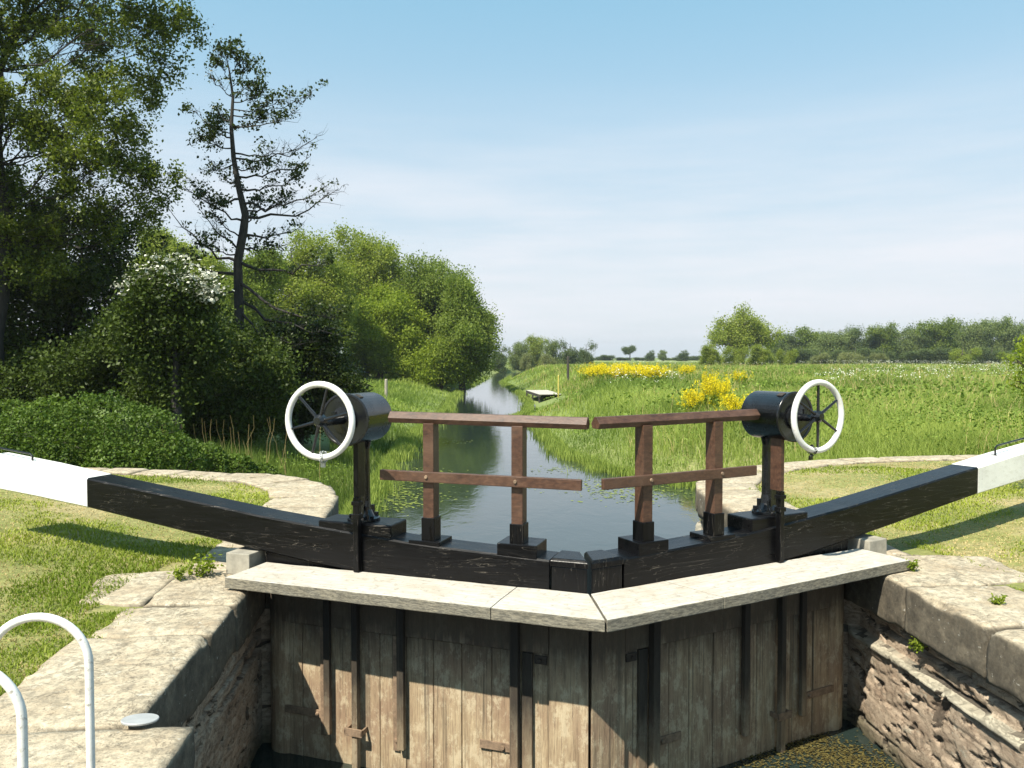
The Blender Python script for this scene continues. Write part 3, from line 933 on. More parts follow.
    rod = put(b, 'rack_rod', M['blackz'] if m < 0 else M['blackz'], bevel=0.003)
    b = GB(); b.gbox(GR + .008, GR + .045, -0.048, 0.06, 0.662, 1.08)
    put(b, 'rack_cover', M['rail'] if m > 0 else M['blackz'], rod, bevel=0.003)
    b = GB(); b.gbox(GR + .005, GR + .052, -0.085, -0.035, -1.95, 0.005)
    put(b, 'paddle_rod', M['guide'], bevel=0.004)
    b = GB(); b.gbox(GR - .04, GR + .11, -0.098, -0.086, -1.13, -1.07); b.gbox(GR + .095, GR + .11, -0.098, -0.005, -1.12, -1.08); b.gbox(GR - .04, GR - .025, -0.098, -0.005, -1.12, -1.08)
    put(b, 'rod_clamp', M['rust'], bevel=0.004)
    # vertical guides with iron ends
    for gg, zb, wd_, dp in ((2.035, -1.17, .052, .055), (1.41, -1.19, .056, .060)):
        b = GB(); b.gbox(gg - wd_ / 2, gg + wd_ / 2, -dp - .003, -0.024, zb, 0.002)
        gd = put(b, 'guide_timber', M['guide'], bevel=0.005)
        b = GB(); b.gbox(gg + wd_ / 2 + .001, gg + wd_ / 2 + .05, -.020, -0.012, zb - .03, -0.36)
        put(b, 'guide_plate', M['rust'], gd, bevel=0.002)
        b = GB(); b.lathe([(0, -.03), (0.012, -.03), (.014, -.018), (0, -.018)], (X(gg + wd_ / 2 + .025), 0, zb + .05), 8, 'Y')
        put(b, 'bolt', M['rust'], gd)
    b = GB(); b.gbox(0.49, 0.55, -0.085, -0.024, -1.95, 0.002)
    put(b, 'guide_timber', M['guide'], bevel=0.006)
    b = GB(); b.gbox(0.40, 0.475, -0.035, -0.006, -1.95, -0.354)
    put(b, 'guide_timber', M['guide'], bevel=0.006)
    # iron straps
    for (a0, a1, z_, mt) in ((2.09, 2.44, -1.04, 'rust'), (0.30, 0.39, -0.40, 'gatedark'), (0.57, 0.80, -1.06, 'rust')):
        b = GB(); b.gbox(a0, a1, -0.018, -0.006, z_ - .03, z_ + .03)
        st = put(b, 'iron_strap', M[mt], bevel=0.003)
        b = GB(); b.lathe([(0, -.034), (.012, -.034), (.015, -.018), (0, -.018)], (X(a0 + .05), 0, z_), 8, 'Y')
        put(b, 'bolt', M[mt], st)
    # walkway
    def plank(poly, name='walkway_plank'):
        b = MB(); b.prism(poly, 0.016, 0.096)
        return put(b, name, M['board'], bevel=0.006, sub=0.12, rough=0.004)
    yf = -0.505
    def L(g_, y): return (X(g_), y)
    s0, s1 = (0.53, 0.52) if m < 0 else (0.74, 0.64)
    plank([L(yf * TAN + 0.008, yf), L(s0, yf), L(s1, -0.004), L(-0.004 * TAN + 0.008, -0.004)])
    plank([L(s0 + 0.004, yf), L(gend, yf + 0.03), L(gend - 0.02, -0.004), L(s1 + 0.004, -0.004)])
    # handrail
    hr = [(-.052, -.006), (-.014, .040), (.014, .040), (.052, -.006), (.034, -.042), (-.034, -.042)]
    b = GB()
    yc = 0.085
    rings = []
    for g_, zz in (((0.035, 1.252), (1.55, 1.262)) if m < 0 else ((0.10, 1.252), (1.62, 1.262))):
        rings.append([(X(g_), yc + y, zz + z) for y, z in hr])
    b.loft(rings)
    put(b, 'handrail', M['rail'], bevel=0.003)
    b = GB(); b.gbox(0.06 if m < 0 else 0.11, 1.60 if m < 0 else 1.55, -0.004, 0.028, 0.795, 0.872)
    mr = put(b, 'middle_rail', M['rail'], bevel=0.006)
    for gg in ((0.535, 1.22) if m < 0 else (0.52, 1.19)):
        b = GB(); b.gbox(gg - .042, gg + .042, 0.032, 0.132, 0.40, 1.222)
        ps = put(b, 'rail_post', M['rail'], bevel=0.004)
        b = GB(); b.gbox(gg - .052, gg + .052, 0.022, 0.142, 0.36, 0.53)
        put(b, 'boot', M['blackz'], ps, bevel=0.005)
        b = GB(); b.lathe([(0, -.016), (.011, -.016), (.014, -.005), (0, -.005)], (X(gg), 0, 0.835), 10, 'Y')
        put(b, 'bolt', M['rust'], mr)
        b = GB()
        if gg < 1: b.gbox(gg - (.155 if m < 0 else .10), gg + (.14 if m < 0 else .17), 0.004, 0.255, 0.29, 0.392)
        else: b.gbox(gg - .10, gg + .15, 0.006, 0.24, 0.31, 0.362)
        put(b, 'post_block', M['black'], bevel=0.006)
    return root
lock_gate(-1, 'left lock gate with black balance beam, handrail and white handwheel', 2.62)
lock_gate(1, 'right lock gate, dim planking under a pale walkway, white wheel facing right', 2.75)

#PARTS2
# ------------------------------------------------------------------ small things round the lock
def hoop(d, u_leg, rad, ztop, lab):
    x0, y0 = c2l((u_leg - 512) / FOC * d, d)
    zc = ztop - rad
    root = empty('ladder_hoop', (x0 - rad, y0, 0.0))
    tag(root, lab, 'ladder hoop', 'white ladder hoops at the lock edge')
    pts = [(rad, 0, -0.35), (rad, 0, 0.0), (rad, 0, zc * 0.5)] + [(rad * math.cos(a), 0, zc + rad * math.sin(a)) for a in np.linspace(0, PI, 22)] + [(-rad, 0, zc * 0.5), (-rad, 0, -0.02)]
    b = MB(); b.tube(pts, 0.0145, 14)
    b.build('rail_tube', M['white'], root, smooth=True)
    for sx in (-1, 1):
        b = MB()
        b.lathe([(0, 0.004), (0.045, 0.004), (0.045, 0.014), (0.02, 0.018), (0, 0.018)], (sx * rad, 0, 0), 16)
        b.build('foot_plate', M['white'], root)
hoop(2.80, 84, 0.172, 0.79, 'white painted tubular ladder hoop, the farther one, at the lock edge')
hoop(2.36, 15, 0.172, 0.79, 'white painted tubular ladder hoop, the nearer one, cut by the frame')

p = px(141, 721, 0.025)
b = MB(); b.lathe([(0, -0.012), (0.086, -0.012), (0.088, -0.002), (0.085, 0.003), (0.0, 0.004)], (0, 0, 0), 40)
o = b.build('metal_disc', M['pale'], smooth=False)
o.location = (p[0] - 0.02, p[1] - 0.02, 0.022); o.rotation_euler = (R(-8), R(2), 0); o.scale = (.94, .94, .7)
tag(o, 'pale round metal disc lying on the corner of the left coping', 'disc')

for m, lb in ((-1, 'pale stone block under the left balance beam, behind the walkway end'), (1, 'pale stone block under the right balance beam, behind the walkway end')):
    gg = 2.80 if m < 0 else 2.86
    cx_, cy_ = m * gg * math.cos(TH), gg * math.sin(TH)
    w = 0.11
    b = MB(); b.box(-w, w, -0.10, 0.20, 0.0, 0.17)
    o = b.build('stone_block', M['stone'], bevel=0.008, sub=0.04, rough=0.004)
    o.location = (cx_, cy_, 0); o.rotation_euler = (0, 0, m * TH)
    tag(o, lb, 'stone block')

# chains hanging on the hand wheels
def chain(m, lab, n=13):
    GG = 1.82 if m < 0 else 1.83
    wy = -0.455 if m < 0 else -0.335
    Mg = Matrix.Rotation(m * TH, 4, 'Z')
    root = empty('padlock_chain', Mg @ Vector((m * GG - (0.03 if m > 0 else 0), wy, 0.985)))
    root.rotation_euler = (0, 0, m * TH)
    tag(root, lab, 'chain')
    b = MB()
    for k in range(n):
        t = 2 * PI * k / n
        p = Vector((0.012 * math.sin(3 * t) - 0.02 * m, 0.032 * math.sin(t) + 0.01, 0.024 + 0.036 * math.cos(t)))
        d = Vector((0, 0.032 * math.cos(t), -0.036 * math.sin(t))).normalized()
        sd = Vector((1, 0, 0)) if k % 2 else d.cross(Vector((1, 0, 0)))
        ring = [p + d * 0.012 * math.cos(q) + sd * 0.007 * math.sin(q) for q in np.linspace(0, 2 * PI, 10, endpoint=False)]
        b.tube(ring, 0.0028, 5, closed=True)
    b.build('chain_links', M['galv'] if m < 0 else M['iron'], root, smooth=True)
    b = MB(); b.box(-0.016, 0.016, 0.03, 0.046, -0.052, -0.022)
    b.tube([(-0.010, .038, -.024), (-0.010, .038, -.012), (0, .038, -.005), (0.010, .038, -.012), (0.010, .038, -.024)], 0.0025, 6)
    b.build('padlock', M['iron'] if m > 0 else M['galv'], root, bevel=0.003)
chain(-1, 'pale chain looped through the bottom of the left white handwheel')
chain(1, 'dark padlock and chain at the bottom of the right white handwheel')

# landing stage and posts along the far reach
def place(u, d, h=0.0):
    x, y = c2l((u - 512) / FOC * d, d)
    return x, y, float(ground_z(np.array([x]), np.array([y]))[0]) + h
root = empty('landing_stage', (*c2l(2.25, 57), -1.10), R(-YAW + 6)); root.scale = (.72, .66, .8)
tag(root, 'pale timber landing stage jutting over the right bank of the river', 'landing stage')
b = MB()
for k in range(22):
    b.box(-1.15, 1.15, -5.5 + k * 0.5, -5.5 + k * 0.5 + 0.47, 0.42, 0.47)
b.build('deck', M['board'], root)
for sx in (-1.08, 1.08):
    b = MB(); b.box(sx - .06, sx + .06, -5.5, 5.5, 0.22, 0.418); b.build('bearer', M['darkwood'], root)
    for yy in (-5.2, 0, 5.2):
        b = MB(); b.lathe([(0.0, -1.2), (0.09, -1.2), (0.08, 0.2), (0, 0.2)], (sx, yy, 0), 10); b.build('pile', M['darkwood'], root)
def post(u, d, h, r, mat, lab, top=None):
    x, y, z = place(u, d, -0.1)
    root = empty('marker_post', (x, y, z)); tag(root, lab, 'post')
    b = MB(); b.lathe([(0, 0), (r, 0), (r * 0.94, h), (r * 0.5, h + r * 0.6), (0, h + r * 0.6)], (0, 0, 0), 9); b.build('shaft', M[mat], root)
    if top: b = MB(); b.lathe([(0, h * .72), (r * 1.15, h * .72), (r * 1.15, h * .9), (0, h * .9)], (0, 0, 0), 9); b.build('painted_band', M[top], root)
post(558.5, 52, 1.55, 0.05, 'yellowpost', 'thin yellowish marker post beside the landing stage')
post(568, 66, 2.1, 0.11, 'darkwood', 'dark timber post on the bank behind the landing stage')
post(386, 50, 1.35, 0.10, 'greywood', 'grey timber post in dry grass below the left trees')

# ------------------------------------------------------------------ leaves, limbs, trees
def leaf_arrays(P, size, rnd, up=0.0, ratio=0.6):
    n = len(P)
    a = rng.normal(size=(n, 3)); a /= np.linalg.norm(a, axis=1)[:, None]
    q = rng.normal(size=(n, 3))
    if up: q[:, 2] += up
    b = np.cross(a, q); b /= np.linalg.norm(b, axis=1)[:, None] + 1e-9
    if up:
        # lay the leaf flatter
        nrm = rng.normal(size=(n, 3)) * 0.8; nrm[:, 2] += up
        nrm /= np.linalg.norm(nrm, axis=1)[:, None]
        a = np.cross(nrm, rng.normal(size=(n, 3))); a /= np.linalg.norm(a, axis=1)[:, None] + 1e-9
        b = np.cross(nrm, a)
    s = size * rng.uniform(0.45, 1.55, n)[:, None]
    co = np.empty((n, 4, 3))
    co[:, 0] = P - a * s * 0.5; co[:, 2] = P + a * s * 0.5
    co[:, 1] = P + b * s * 0.5 * ratio; co[:, 3] = P - b * s * 0.5 * ratio
    return co.reshape(-1, 3), np.arange(n * 4), np.full(n, 4), np.clip(rnd, 0, 1)
def leaf_obj(name, P, size, rnd, mat, parent=None, up=0.0, ratio=0.6, off=None):
    if off is not None: P = P - np.array(off)
    co, lp, sz, r = leaf_arrays(P, size, rnd, up, ratio)
    return link_mesh(name, np_mesh(name, co, lp, sz, {'rnd': r}), mat, parent)
class Tubes:
    def __init__(s): s.co = []; s.lp = []; s.n = 0
    def add(s, pts, rad, k=6):
        pts = np.asarray(pts, float); m = len(pts)
        t = np.gradient(pts, axis=0); t /= np.linalg.norm(t, axis=1)[:, None] + 1e-9
        ref = np.array([0.31, 0.95, 0.05]); u = np.cross(t, ref); u /= np.linalg.norm(u, axis=1)[:, None] + 1e-9
        v = np.cross(t, u)
        an = np.linspace(0, 2 * PI, k, endpoint=False)
        r = np.asarray(rad, float)[:, None, None]
        ring = pts[:, None, :] + r * (u[:, None, :] * np.cos(an)[None, :, None] + v[:, None, :] * np.sin(an)[None, :, None])
        s.co.append(ring.reshape(-1, 3))
        i = np.arange(m - 1)[:, None] * k; j = np.arange(k)[None, :]; jn = (j + 1) % k
        s.lp.append((np.stack([i + j, i + jn, i + k + jn, i + k + j], -1).reshape(-1, 4)) + s.n)
        s.n += m * k
    def obj(s, name, mat, parent, off):
        lp = np.concatenate(s.lp)
        return link_mesh(name, np_mesh(name, np.concatenate(s.co) - np.array(off), lp, np.full(len(lp), 4)), mat, parent, True)
def bend(p0, p1, n=6, wig=0.08, sag=0.0):
    p0, p1 = np.asarray(p0, float), np.asarray(p1, float)
    t = np.linspace(0, 1, n)[:, None]
    L = np.linalg.norm(p1 - p0)
    w = rng.normal(size=(n, 3)) * wig * L * np.sin(PI * t) * 0.6
    p = p0 + (p1 - p0) * t + w
    p[:, 2] += sag * L * np.sin(PI * t[:, 0])
    return p
def at_path(P, t):
    P = np.asarray(P); f = t * (len(P) - 1); i = min(int(f), len(P) - 2)
    return P[i] + (P[i + 1] - P[i]) * (f - i)
def tree(name, lab, cat, base, trunk, r0, lobes, n_cl, per, crad, leaf, mat, bark='bark', group=None, shell=0.5, limbs=True, up=0.0, ratio=0.6, twigs=0.5, extra=None, tone=0.5, flat=1.0, knob=5):
    """trunk: world points; lobes: (x,y,z,rx,ry,rz,weight)"""
    root = empty(name, base); tag(root, lab, cat, group)
    T = Tubes()
    trunk = np.asarray([tuple(p) for p in trunk], float)
    tt = np.linspace(0, 1, len(trunk))
    fin = np.linspace(0, 1, 14)
    tr = np.stack([np.interp(fin, tt, trunk[:, k]) for k in range(3)], 1)
    L = np.linalg.norm(tr[-1] - tr[0])
    tr[1:-1] += rng.normal(size=(12, 3)) * 0.008 * L
    T.add(tr, r0 * (1 - 0.86 * fin ** 0.9), 9)
    if knob:
        L2 = []
        for lb in lobes:
            L2.append((lb[0], lb[1], lb[2], lb[3] * .78, lb[4] * .78, lb[5] * .78, lb[6] * .75))
            for _ in range(knob):
                d = rng.normal(size=3); d /= np.linalg.norm(d); q = rng.uniform(.62, 1.0); k_ = rng.uniform(.20, .42)
                L2.append((lb[0] + d[0] * lb[3] * q, lb[1] + d[1] * lb[4] * q, lb[2] + d[2] * lb[5] * q, lb[3] * k_, lb[4] * k_, lb[5] * k_ * .8, lb[6] * 1.5))
        lobes = L2
    lobes = np.asarray(lobes, float)
    w = lobes[:, 6] * (lobes[:, 3] * lobes[:, 4] * lobes[:, 5]) ** (0.8); w = w / w.sum()
    PTS = []; RND = []
    for li, lb in enumerate(lobes):
        c = lb[:3]; r = lb[3:6]
        # limb from the trunk
        dist = np.linalg.norm(tr - c, axis=1) + np.maximum(0, tr[:, 2] - c[2] + 0.25 * L * 0.3) * 2
        st = tr[int(np.argmin(dist))]
        lim = bend(st, c, 7, 0.07, -0.05)
        rl = max(0.012, r0 * 0.30 * min(1, np.mean(r) / (0.16 * L + 1e-6)))
        if limbs and (not knob or li % (knob + 1) == 0 or rng.random() < .4): T.add(lim, np.linspace(rl, rl * 0.4, 7), 6)
        k = max(1, int(round(n_cl * w[li])))
        d = rng.normal(size=(k, 3)); d /= np.linalg.norm(d, axis=1)[:, None]
        rad = rng.uniform(0, 1, k) ** shell
        cc = c + d * r * rad[:, None] * 0.93
        for q in range(k):
            m = max(3, int(per * rng.uniform(0.5, 1.5)))
            tone_ = np.clip(rng.normal(tone, 0.17), 0, 1)
            g_ = rng.normal(size=(m, 3)) * crad * rng.uniform(0.6, 1.25)
            g_[:, 2] *= flat
            PTS.append(cc[q] + g_); RND.append(np.clip(tone_ + rng.normal(size=m) * 0.18, 0, 1))
            if limbs and rng.random() < twigs:
                s0 = at_path(lim, rng.uniform(0.35, 1.0))
                tw = bend(s0, cc[q], 5, 0.10, 0.03)
                T.add(tw, np.linspace(rl * 0.33, rl * 0.08 + 0.003, 5), 4)
    if extra: extra(T, PTS, RND)
    if len(T.co): T.obj('trunk', M[bark], root, base)
    P = np.concatenate(PTS); Rn = np.concatenate(RND)
    leaf_obj('crown', P, leaf, Rn, M[mat], root, up, ratio, base)
    return root
def lob(d, L, ry=1.0, w=1.0, sz=1.0):
    """(u, v, r_px[, d offset[, weight]]) -> lobes at their distance"""
    res = []
    for q in L:
        u, v, r = q[:3]; dd = d + (q[3] if len(q) > 3 else rng.uniform(-1, 1) * r / FOC * d * 0.8)
        p = pd(u, v, dd); rm = r / FOC * dd
        res.append((p.x, p.y, p.z, rm, rm * ry, rm * sz, q[4] if len(q) > 4 else w))
    return res
def gz(x, y): return float(ground_z(np.array([x]), np.array([y]))[0])
def base_at(u, d):
    x, y = c2l((u - 512) / FOC * d, d)
    return (x, y, gz(x, y) - 0.1)

# tall tree at the left edge
D = 21.0
B0 = base_at(-4, D)
tree('broadleaf_tree', 'tall open crowned tree filling the top left corner against the sky', 'tree', B0,
     [B0, pd(4, 300, D), pd(8, 200, D), pd(5, 110, D), pd(16, 40, D + .3), pd(52, -50, D + .5)], 0.26,
     lob(D, [(28, 30, 46), (70, 10, 40), (100, 48, 40), (140, 18, 38), (178, 22, 26), (196, 38, 14), (118, 100, 36), (158, 84, 28), (172, 62, 18),
             (62, 92, 44), (20, 120, 46), (70, 158, 42), (118, 162, 38), (152, 188, 26), (176, 176, 10), (100, 212, 40), (50, 214, 50), (10, 196, 55),
             (142, 132, 26), (150, 215, 20), (-60, 40, 70), (-70, 160, 80), (40, -45, 60), (120, -45, 50), (180, -30, 30), (30, 262, 45), (-50, 260, 60)], 1.3),
     2900, 56, 0.125, 0.080, 'lf_big', 'barkd', shell=0.6, twigs=0.3, tone=0.42)
# dense lower trees behind it
D = 24.0
B0 = base_at(70, D)
tree('broadleaf_tree', 'dark dense tree low on the left, under the tall open crown', 'tree', B0,
     [B0, pd(72, 370, D), pd(80, 300, D), pd(84, 250, D)], 0.22,
     lob(D, [(20, 290, 55), (75, 285, 50), (112, 262, 36), (132, 238, 18), (45, 340, 60), (105, 320, 50), (-30, 330, 70), (60, 240, 38), (105, 240, 26), (80, 375, 55), (20, 390, 55), (140, 345, 34), (130, 300, 28), (-20, 260, 50)], 1.2),
     1700, 50, 0.23, 0.10, 'lf_shade', 'barkd', shell=0.42, twigs=0.15, tone=0.45)
D = 19.0
B0 = base_at(176, D)
def bloss(T, PTS, RND): pass
hw = tree('hawthorn', 'hawthorn in white blossom between the dark trees on the left', 'tree', B0,
     [B0, pd(176, 380, D), pd(178, 320, D)], 0.16,
     lob(D, [(172, 288, 20), (150, 300, 18), (198, 298, 18), (178, 325, 26), (150, 345, 24), (205, 345, 22), (175, 380, 30), (168, 272, 10), (130, 320, 16)]),
     1300, 46, 0.20, 0.085, 'lf_shade', 'barkd', shell=0.4, twigs=0.1)
P = []
for (u, v, r) in [(172, 268, 20), (152, 276, 16), (195, 280, 18), (135, 288, 12), (212, 292, 12), (180, 290, 18)]:
    c = np.array(pd(u, v, D - r / FOC * D * 0.8)); k = int(r * 1.5)
    for _ in range(k):
        d = rng.normal(size=3); d /= np.linalg.norm(d); rr_ = r / FOC * D * rng.uniform(0.8, 1.08)
        P.append(c + d * rr_ * np.array([1.1, 0.8, 0.8]) + rng.normal(size=(9, 3)) * np.array([0.14, 0.14, 0.04]))
P = np.concatenate(P)
leaf_obj('blossom', P, 0.075, rng.random(len(P)), M['blossom'], hw, 1.2, 0.8, B0)
# dark shrubs from the hawthorn to the river meadow
D = 25.0
sh = [('dark shrub with arching boughs behind the left white handwheel', 300, [(290, 345, 34), (320, 352, 30), (340, 378, 24), (300, 385, 34), (265, 360, 34), (335, 405, 20), (300, 415, 30), (330, 335, 14), (352, 392, 12)], 25),
      ('dark shrub at the foot of the sparse alder', 225, [(215, 352, 34), (195, 352, 34), (250, 362, 32), (225, 395, 44), (180, 385, 40), (265, 400, 34), (275, 372, 26), (200, 415, 34), (240, 425, 30)], 21.5),
      ('dark shrub behind the bramble thicket, left of the alder', 110, [(110, 365, 42), (150, 370, 40), (70, 375, 40), (130, 330, 26), (30, 385, 38), (170, 400, 36)], 21)]
for lb, u, L, D in sh:
    B0 = base_at(u, D)
    tree('shrub', lb, 'shrub', B0, [B0, pd(u, 410, D), pd(u + 3, 350, D)], 0.10, lob(D, L), 1350, 46, 0.20, 0.085, 'lf_shade' if u != 300 else 'lf_dark', 'barkd', shell=0.42, twigs=0.28, tone=0.5)
# the sparse alder
D = 23.5
B0 = base_at(240, D)
root = empty('alder_tree', B0); tag(root, 'sparse half bare alder standing alone against the sky on the left', 'tree')
T = Tubes(); PTS = []; RND = []
tp = [(240, 440), (240, 330), (239, 262), (245, 232), (247, 216), (241, 190), (236, 160), (234, 130), (236, 100), (233, 76), (230, 60)]
tw = np.array([pd(u, v, D) if i else Vector(B0) for i, (u, v) in enumerate(tp)])
tr_r = np.array([0.17, 0.14, 0.125, 0.12, 0.105, 0.085, 0.07, 0.055, 0.04, 0.025, 0.010])
T.add(tw, tr_r, 10)
def tk(v):
    vs = np.array([q[1] for q in tp][::-1]); us = np.array([q[0] for q in tp][::-1]); rs = tr_r[::-1]
    return np.interp(v, vs, us), np.interp(v, vs, rs)
BR = [  # start v on trunk, end u, v, leaf clump strength, depth offset
    (262, 168, 205, .25, -.6), (275, 150, 238, .6, .8), (262, 330, 262, .8, -.8), (282, 340, 318, .9, -1.2), (300, 352, 335, 1.0, .6), (290, 178, 290, .9, -1), (250, 200, 208, .2, .3),
    (238, 212, 210, .3, -.4), (235, 305, 225, .35, 1.0), (228, 262, 200, .9, .4), (222, 196, 184, 1.0, -.5), (218, 340, 190, .28, -.3), (212, 290, 200, .8, .5), (205, 332, 184, .30, -.9),
    (200, 188, 190, .7, .8), (190, 300, 178, .9, .2), (178, 312, 158, .22, -.5), (170, 262, 166, 1.0, -.3), (165, 208, 172, .7, .3), (160, 318, 140, .15, .5), (155, 300, 148, .2, -.2),
    (150, 205, 140, 1.0, -.3), (140, 200, 116, 1.1, .4), (135, 215, 128, 1.1, -.5), (130, 262, 122, .9, .2), (128, 302, 112, .5, -.3), (118, 314, 97, .35, .3), (112, 285, 102, .9, -.2),
    (105, 270, 92, 1.1, .3), (100, 212, 76, .4, .1), (96, 262, 80, .9, -.3), (90, 254, 66, .7, .2), (84, 222, 60, .8, -.2), (78, 246, 60, .8, .1), (70, 224, 52, .8, 0), (66, 238, 54, .6, .1), (122, 222, 118, .8, .6), (185, 225, 178, .8, .6), (248, 285, 246, .7, .9), (255, 205, 245, .7, -.9), (310, 300, 345, 1, -.6), (320, 190, 330, 1, -.3)]
for v0, u1, v1, lf, dd in BR:
    u0, r_ = tk(v0)
    p0 = np.array(pd(u0, v0, D)); p1 = np.array(pd(u1, v1, D + dd))
    L = np.linalg.norm(p1 - p0)
    P = bend(p0, p1, 9, 0.05, -0.10)
    r1 = min(r_ * 0.42, 0.012 + 0.014 * L)
    T.add(P, np.linspace(r1, 0.006, 9), 6)
    for k in range(int(5 + L * 4)):
        t = rng.uniform(0.3, 1.0); s0 = at_path(P, t)
        e = s0 + np.array([rng.normal() * 0.22, rng.normal() * 0.25, rng.uniform(-0.05, 0.34)]) * (0.5 + 0.25 * L) * (1.25 - 0.5 * t) + (p1 - p0) / L * 0.22
        Q = bend(s0, e, 5, 0.12, 0.04)
        T.add(Q, np.linspace(0.009, 0.003, 5), 4)
        for _ in range(3):
            s1 = at_path(Q, rng.uniform(0.4, 1)); e1 = s1 + rng.normal(size=3) * 0.12 + np.array([0, 0, .05])
            T.add(bend(s1, e1, 3, 0.1), [0.004, 0.003, 0.002], 3)
            if rng.random() < lf * (1.15 - 0.75 * t):
                m = rng.integers(12, 26)
                PTS.append(e1 + rng.normal(size=(m, 3)) * np.array([0.085, 0.085, 0.06])); RND.append(np.clip(rng.normal(0.45, 0.25, m), 0, 1))
T.obj('trunk', M['barkd'], root, B0)
P = np.concatenate(PTS)
leaf_obj('crown', P, 0.082, np.concatenate(RND), M['lf_dark'], root, 0.5, 0.7, B0)

# bramble thicket in front of the trees
def thicket(name, lab, base, lobes, n, leaf, mat, cat='thicket', stems=40, up=0.7):
    root = empty(name, base); tag(root, lab, cat)
    lobes = np.asarray(lobes); w = (lobes[:, 3] * lobes[:, 5]); w = w / w.sum()
    P = []; Rn = []; T = Tubes()
    for i, lb in enumerate(lobes):
        k = int(n * w[i]); d = rng.normal(size=(k, 3)); d /= np.linalg.norm(d, axis=1)[:, None]
        rad = 1 - np.abs(rng.normal(size=k)) * 0.10
        bump = 0.82 + 0.36 * fbm(d[:, 0] * 3.0 + i * 3, d[:, 1] * 3.0, d[:, 2] * 3.0, 4)
        p = lb[:3] + d * lb[3:6] * (rad * bump)[:, None]
        keep = p[:, 2] > base[2] - 0.1
        P.append(p[keep]); Rn.append(np.clip(0.25 + 0.9 * (fbm(p[:, 0] * 2, p[:, 1] * 2, p[:, 2] * 2, 3)[keep] - 0.35) + rng.normal(size=keep.sum()) * 0.16, 0, 1))
        for _ in range(int(stems * w[i])):
            a = lb[:3] + np.array([rng.normal() * 0.3, rng.normal() * 0.3, -0.3]) * lb[3:6]; d = rng.normal(size=3); d[2] = abs(d[2]); d /= np.linalg.norm(d)
            T.add(bend(a, lb[:3] + d * lb[3:6] * 1.08, 6, 0.1, 0.1), np.linspace(0.008, 0.002, 6), 4)
    T.obj('stems', M['bark'], root, base)
    leaf_obj('foliage', np.concatenate(P), leaf, np.concatenate(Rn), M[mat], root, up, 0.75, base)
    return root
D = 14.6
B0 = base_at(90, D)
thicket('bramble_thicket', 'bright green rounded bramble thicket behind the left lawn', B0,
        lob(D, [(-60, 450, 62, 0), (0, 448, 50, .3), (50, 450, 52, -.2), (98, 446, 54, .2), (138, 452, 48, 0), (168, 466, 34, -.3), (120, 480, 40, -.8), (40, 480, 40, -.8)], 1.2), 62000, 0.050, 'lf_bush')
D = 16.0
B0 = base_at(215, D)
thicket('nettle_patch', 'sunlit nettles in the gap right of the bramble thicket', B0,
        lob(D, [(205, 470, 26, 0), (235, 476, 22, .3), (262, 482, 18, .6), (190, 458, 18, .8)], 1.2), 12000, 0.06, 'lf_bush')
# dry stalks
x, y, z = place(222, 17.5, 0)
T = Tubes()
for k in range(34):
    a = np.array([x + rng.normal() * 0.9, y + rng.normal() * 0.5, z]); h = rng.uniform(0.7, 1.5)
    T.add(bend(a, a + np.array([rng.normal() * 0.2, rng.normal() * 0.2, h]), 6, 0.03), np.linspace(0.007, 0.003, 6), 4)
tag(T.obj('dry_stalks', M['dry'], None, (0, 0, 0)), 'pale dead stalks standing before the dark shrubs', 'dead stalks', None, 'stuff')

# light green trees beyond the meadow
far = [('tall pale willow, leftmost of the light green trees beyond the alder', 292, 66, 'lf_will', [(285, 285, 36), (315, 275, 34), (270, 320, 34), (310, 320, 40), (300, 252, 18), (325, 250, 16), (335, 300, 30), (300, 350, 34)]),
       ('tall round willow with the highest crown of the light green trees', 362, 80, 'lf_will', [(350, 262, 28), (378, 262, 28), (364, 248, 16), (340, 285, 28), (395, 285, 26), (365, 300, 36), (360, 335, 34), (385, 345, 26), (340, 310, 22), (400, 320, 26), (372, 275, 24)]),
       ('green willow with a broad rounded top right of the highest crown', 425, 78, 'lf_green', [(415, 285, 26), (442, 282, 24), (430, 270, 14), (458, 300, 22), (420, 320, 34), (448, 330, 30), (400, 300, 22), (436, 355, 26), (405, 345, 24), (430, 300, 28), (445, 310, 24)]),
       ('willow leaning to the river at the right end of the light green trees', 462, 72, 'lf_green', [(462, 305, 22), (476, 322, 19), (466, 340, 26), (484, 345, 11), (450, 352, 26), (475, 365, 15), (458, 290, 14), (488, 330, 7), (462, 325, 26), (480, 358, 14)]),
       ('yellow green maple in front of the tall willows', 380, 74, 'lf_mid', [(378, 320, 26), (400, 312, 22), (360, 330, 24), (388, 345, 28), (360, 360, 24), (412, 340, 18), (400, 362, 20)]),
       ('bright bushy tree on the river bank before the willows', 440, 72, 'lf_mid', [(432, 362, 17), (448, 352, 13), (452, 368, 14), (420, 368, 13), (466, 372, 9)]),
       ('pale green tree showing between the big tree and the alder', 165, 62, 'lf_will', [(160, 252, 18), (182, 262, 20), (148, 270, 20), (205, 275, 22), (165, 285, 24), (150, 240, 9)]),
       ('green tree behind the upper boughs of the alder', 240, 60, 'lf_green', [(225, 290, 26), (255, 285, 26), (275, 270, 18), (240, 310, 34), (210, 300, 22)])]
for lb, u, D, mt, L in far:
    B0 = base_at(u, D)
    tree('broadleaf_tree', lb, 'tree', B0, [B0, pd(u, 350, D), pd(u, min(q[1] for q in L), D)], 0.35, lob(D, L, 1.2), 1900, 50, 0.40 * D / 70, 0.17 * D / 70, mt, 'bark', shell=0.45, twigs=0.25, group='light green trees beyond the meadow', tone=0.5)

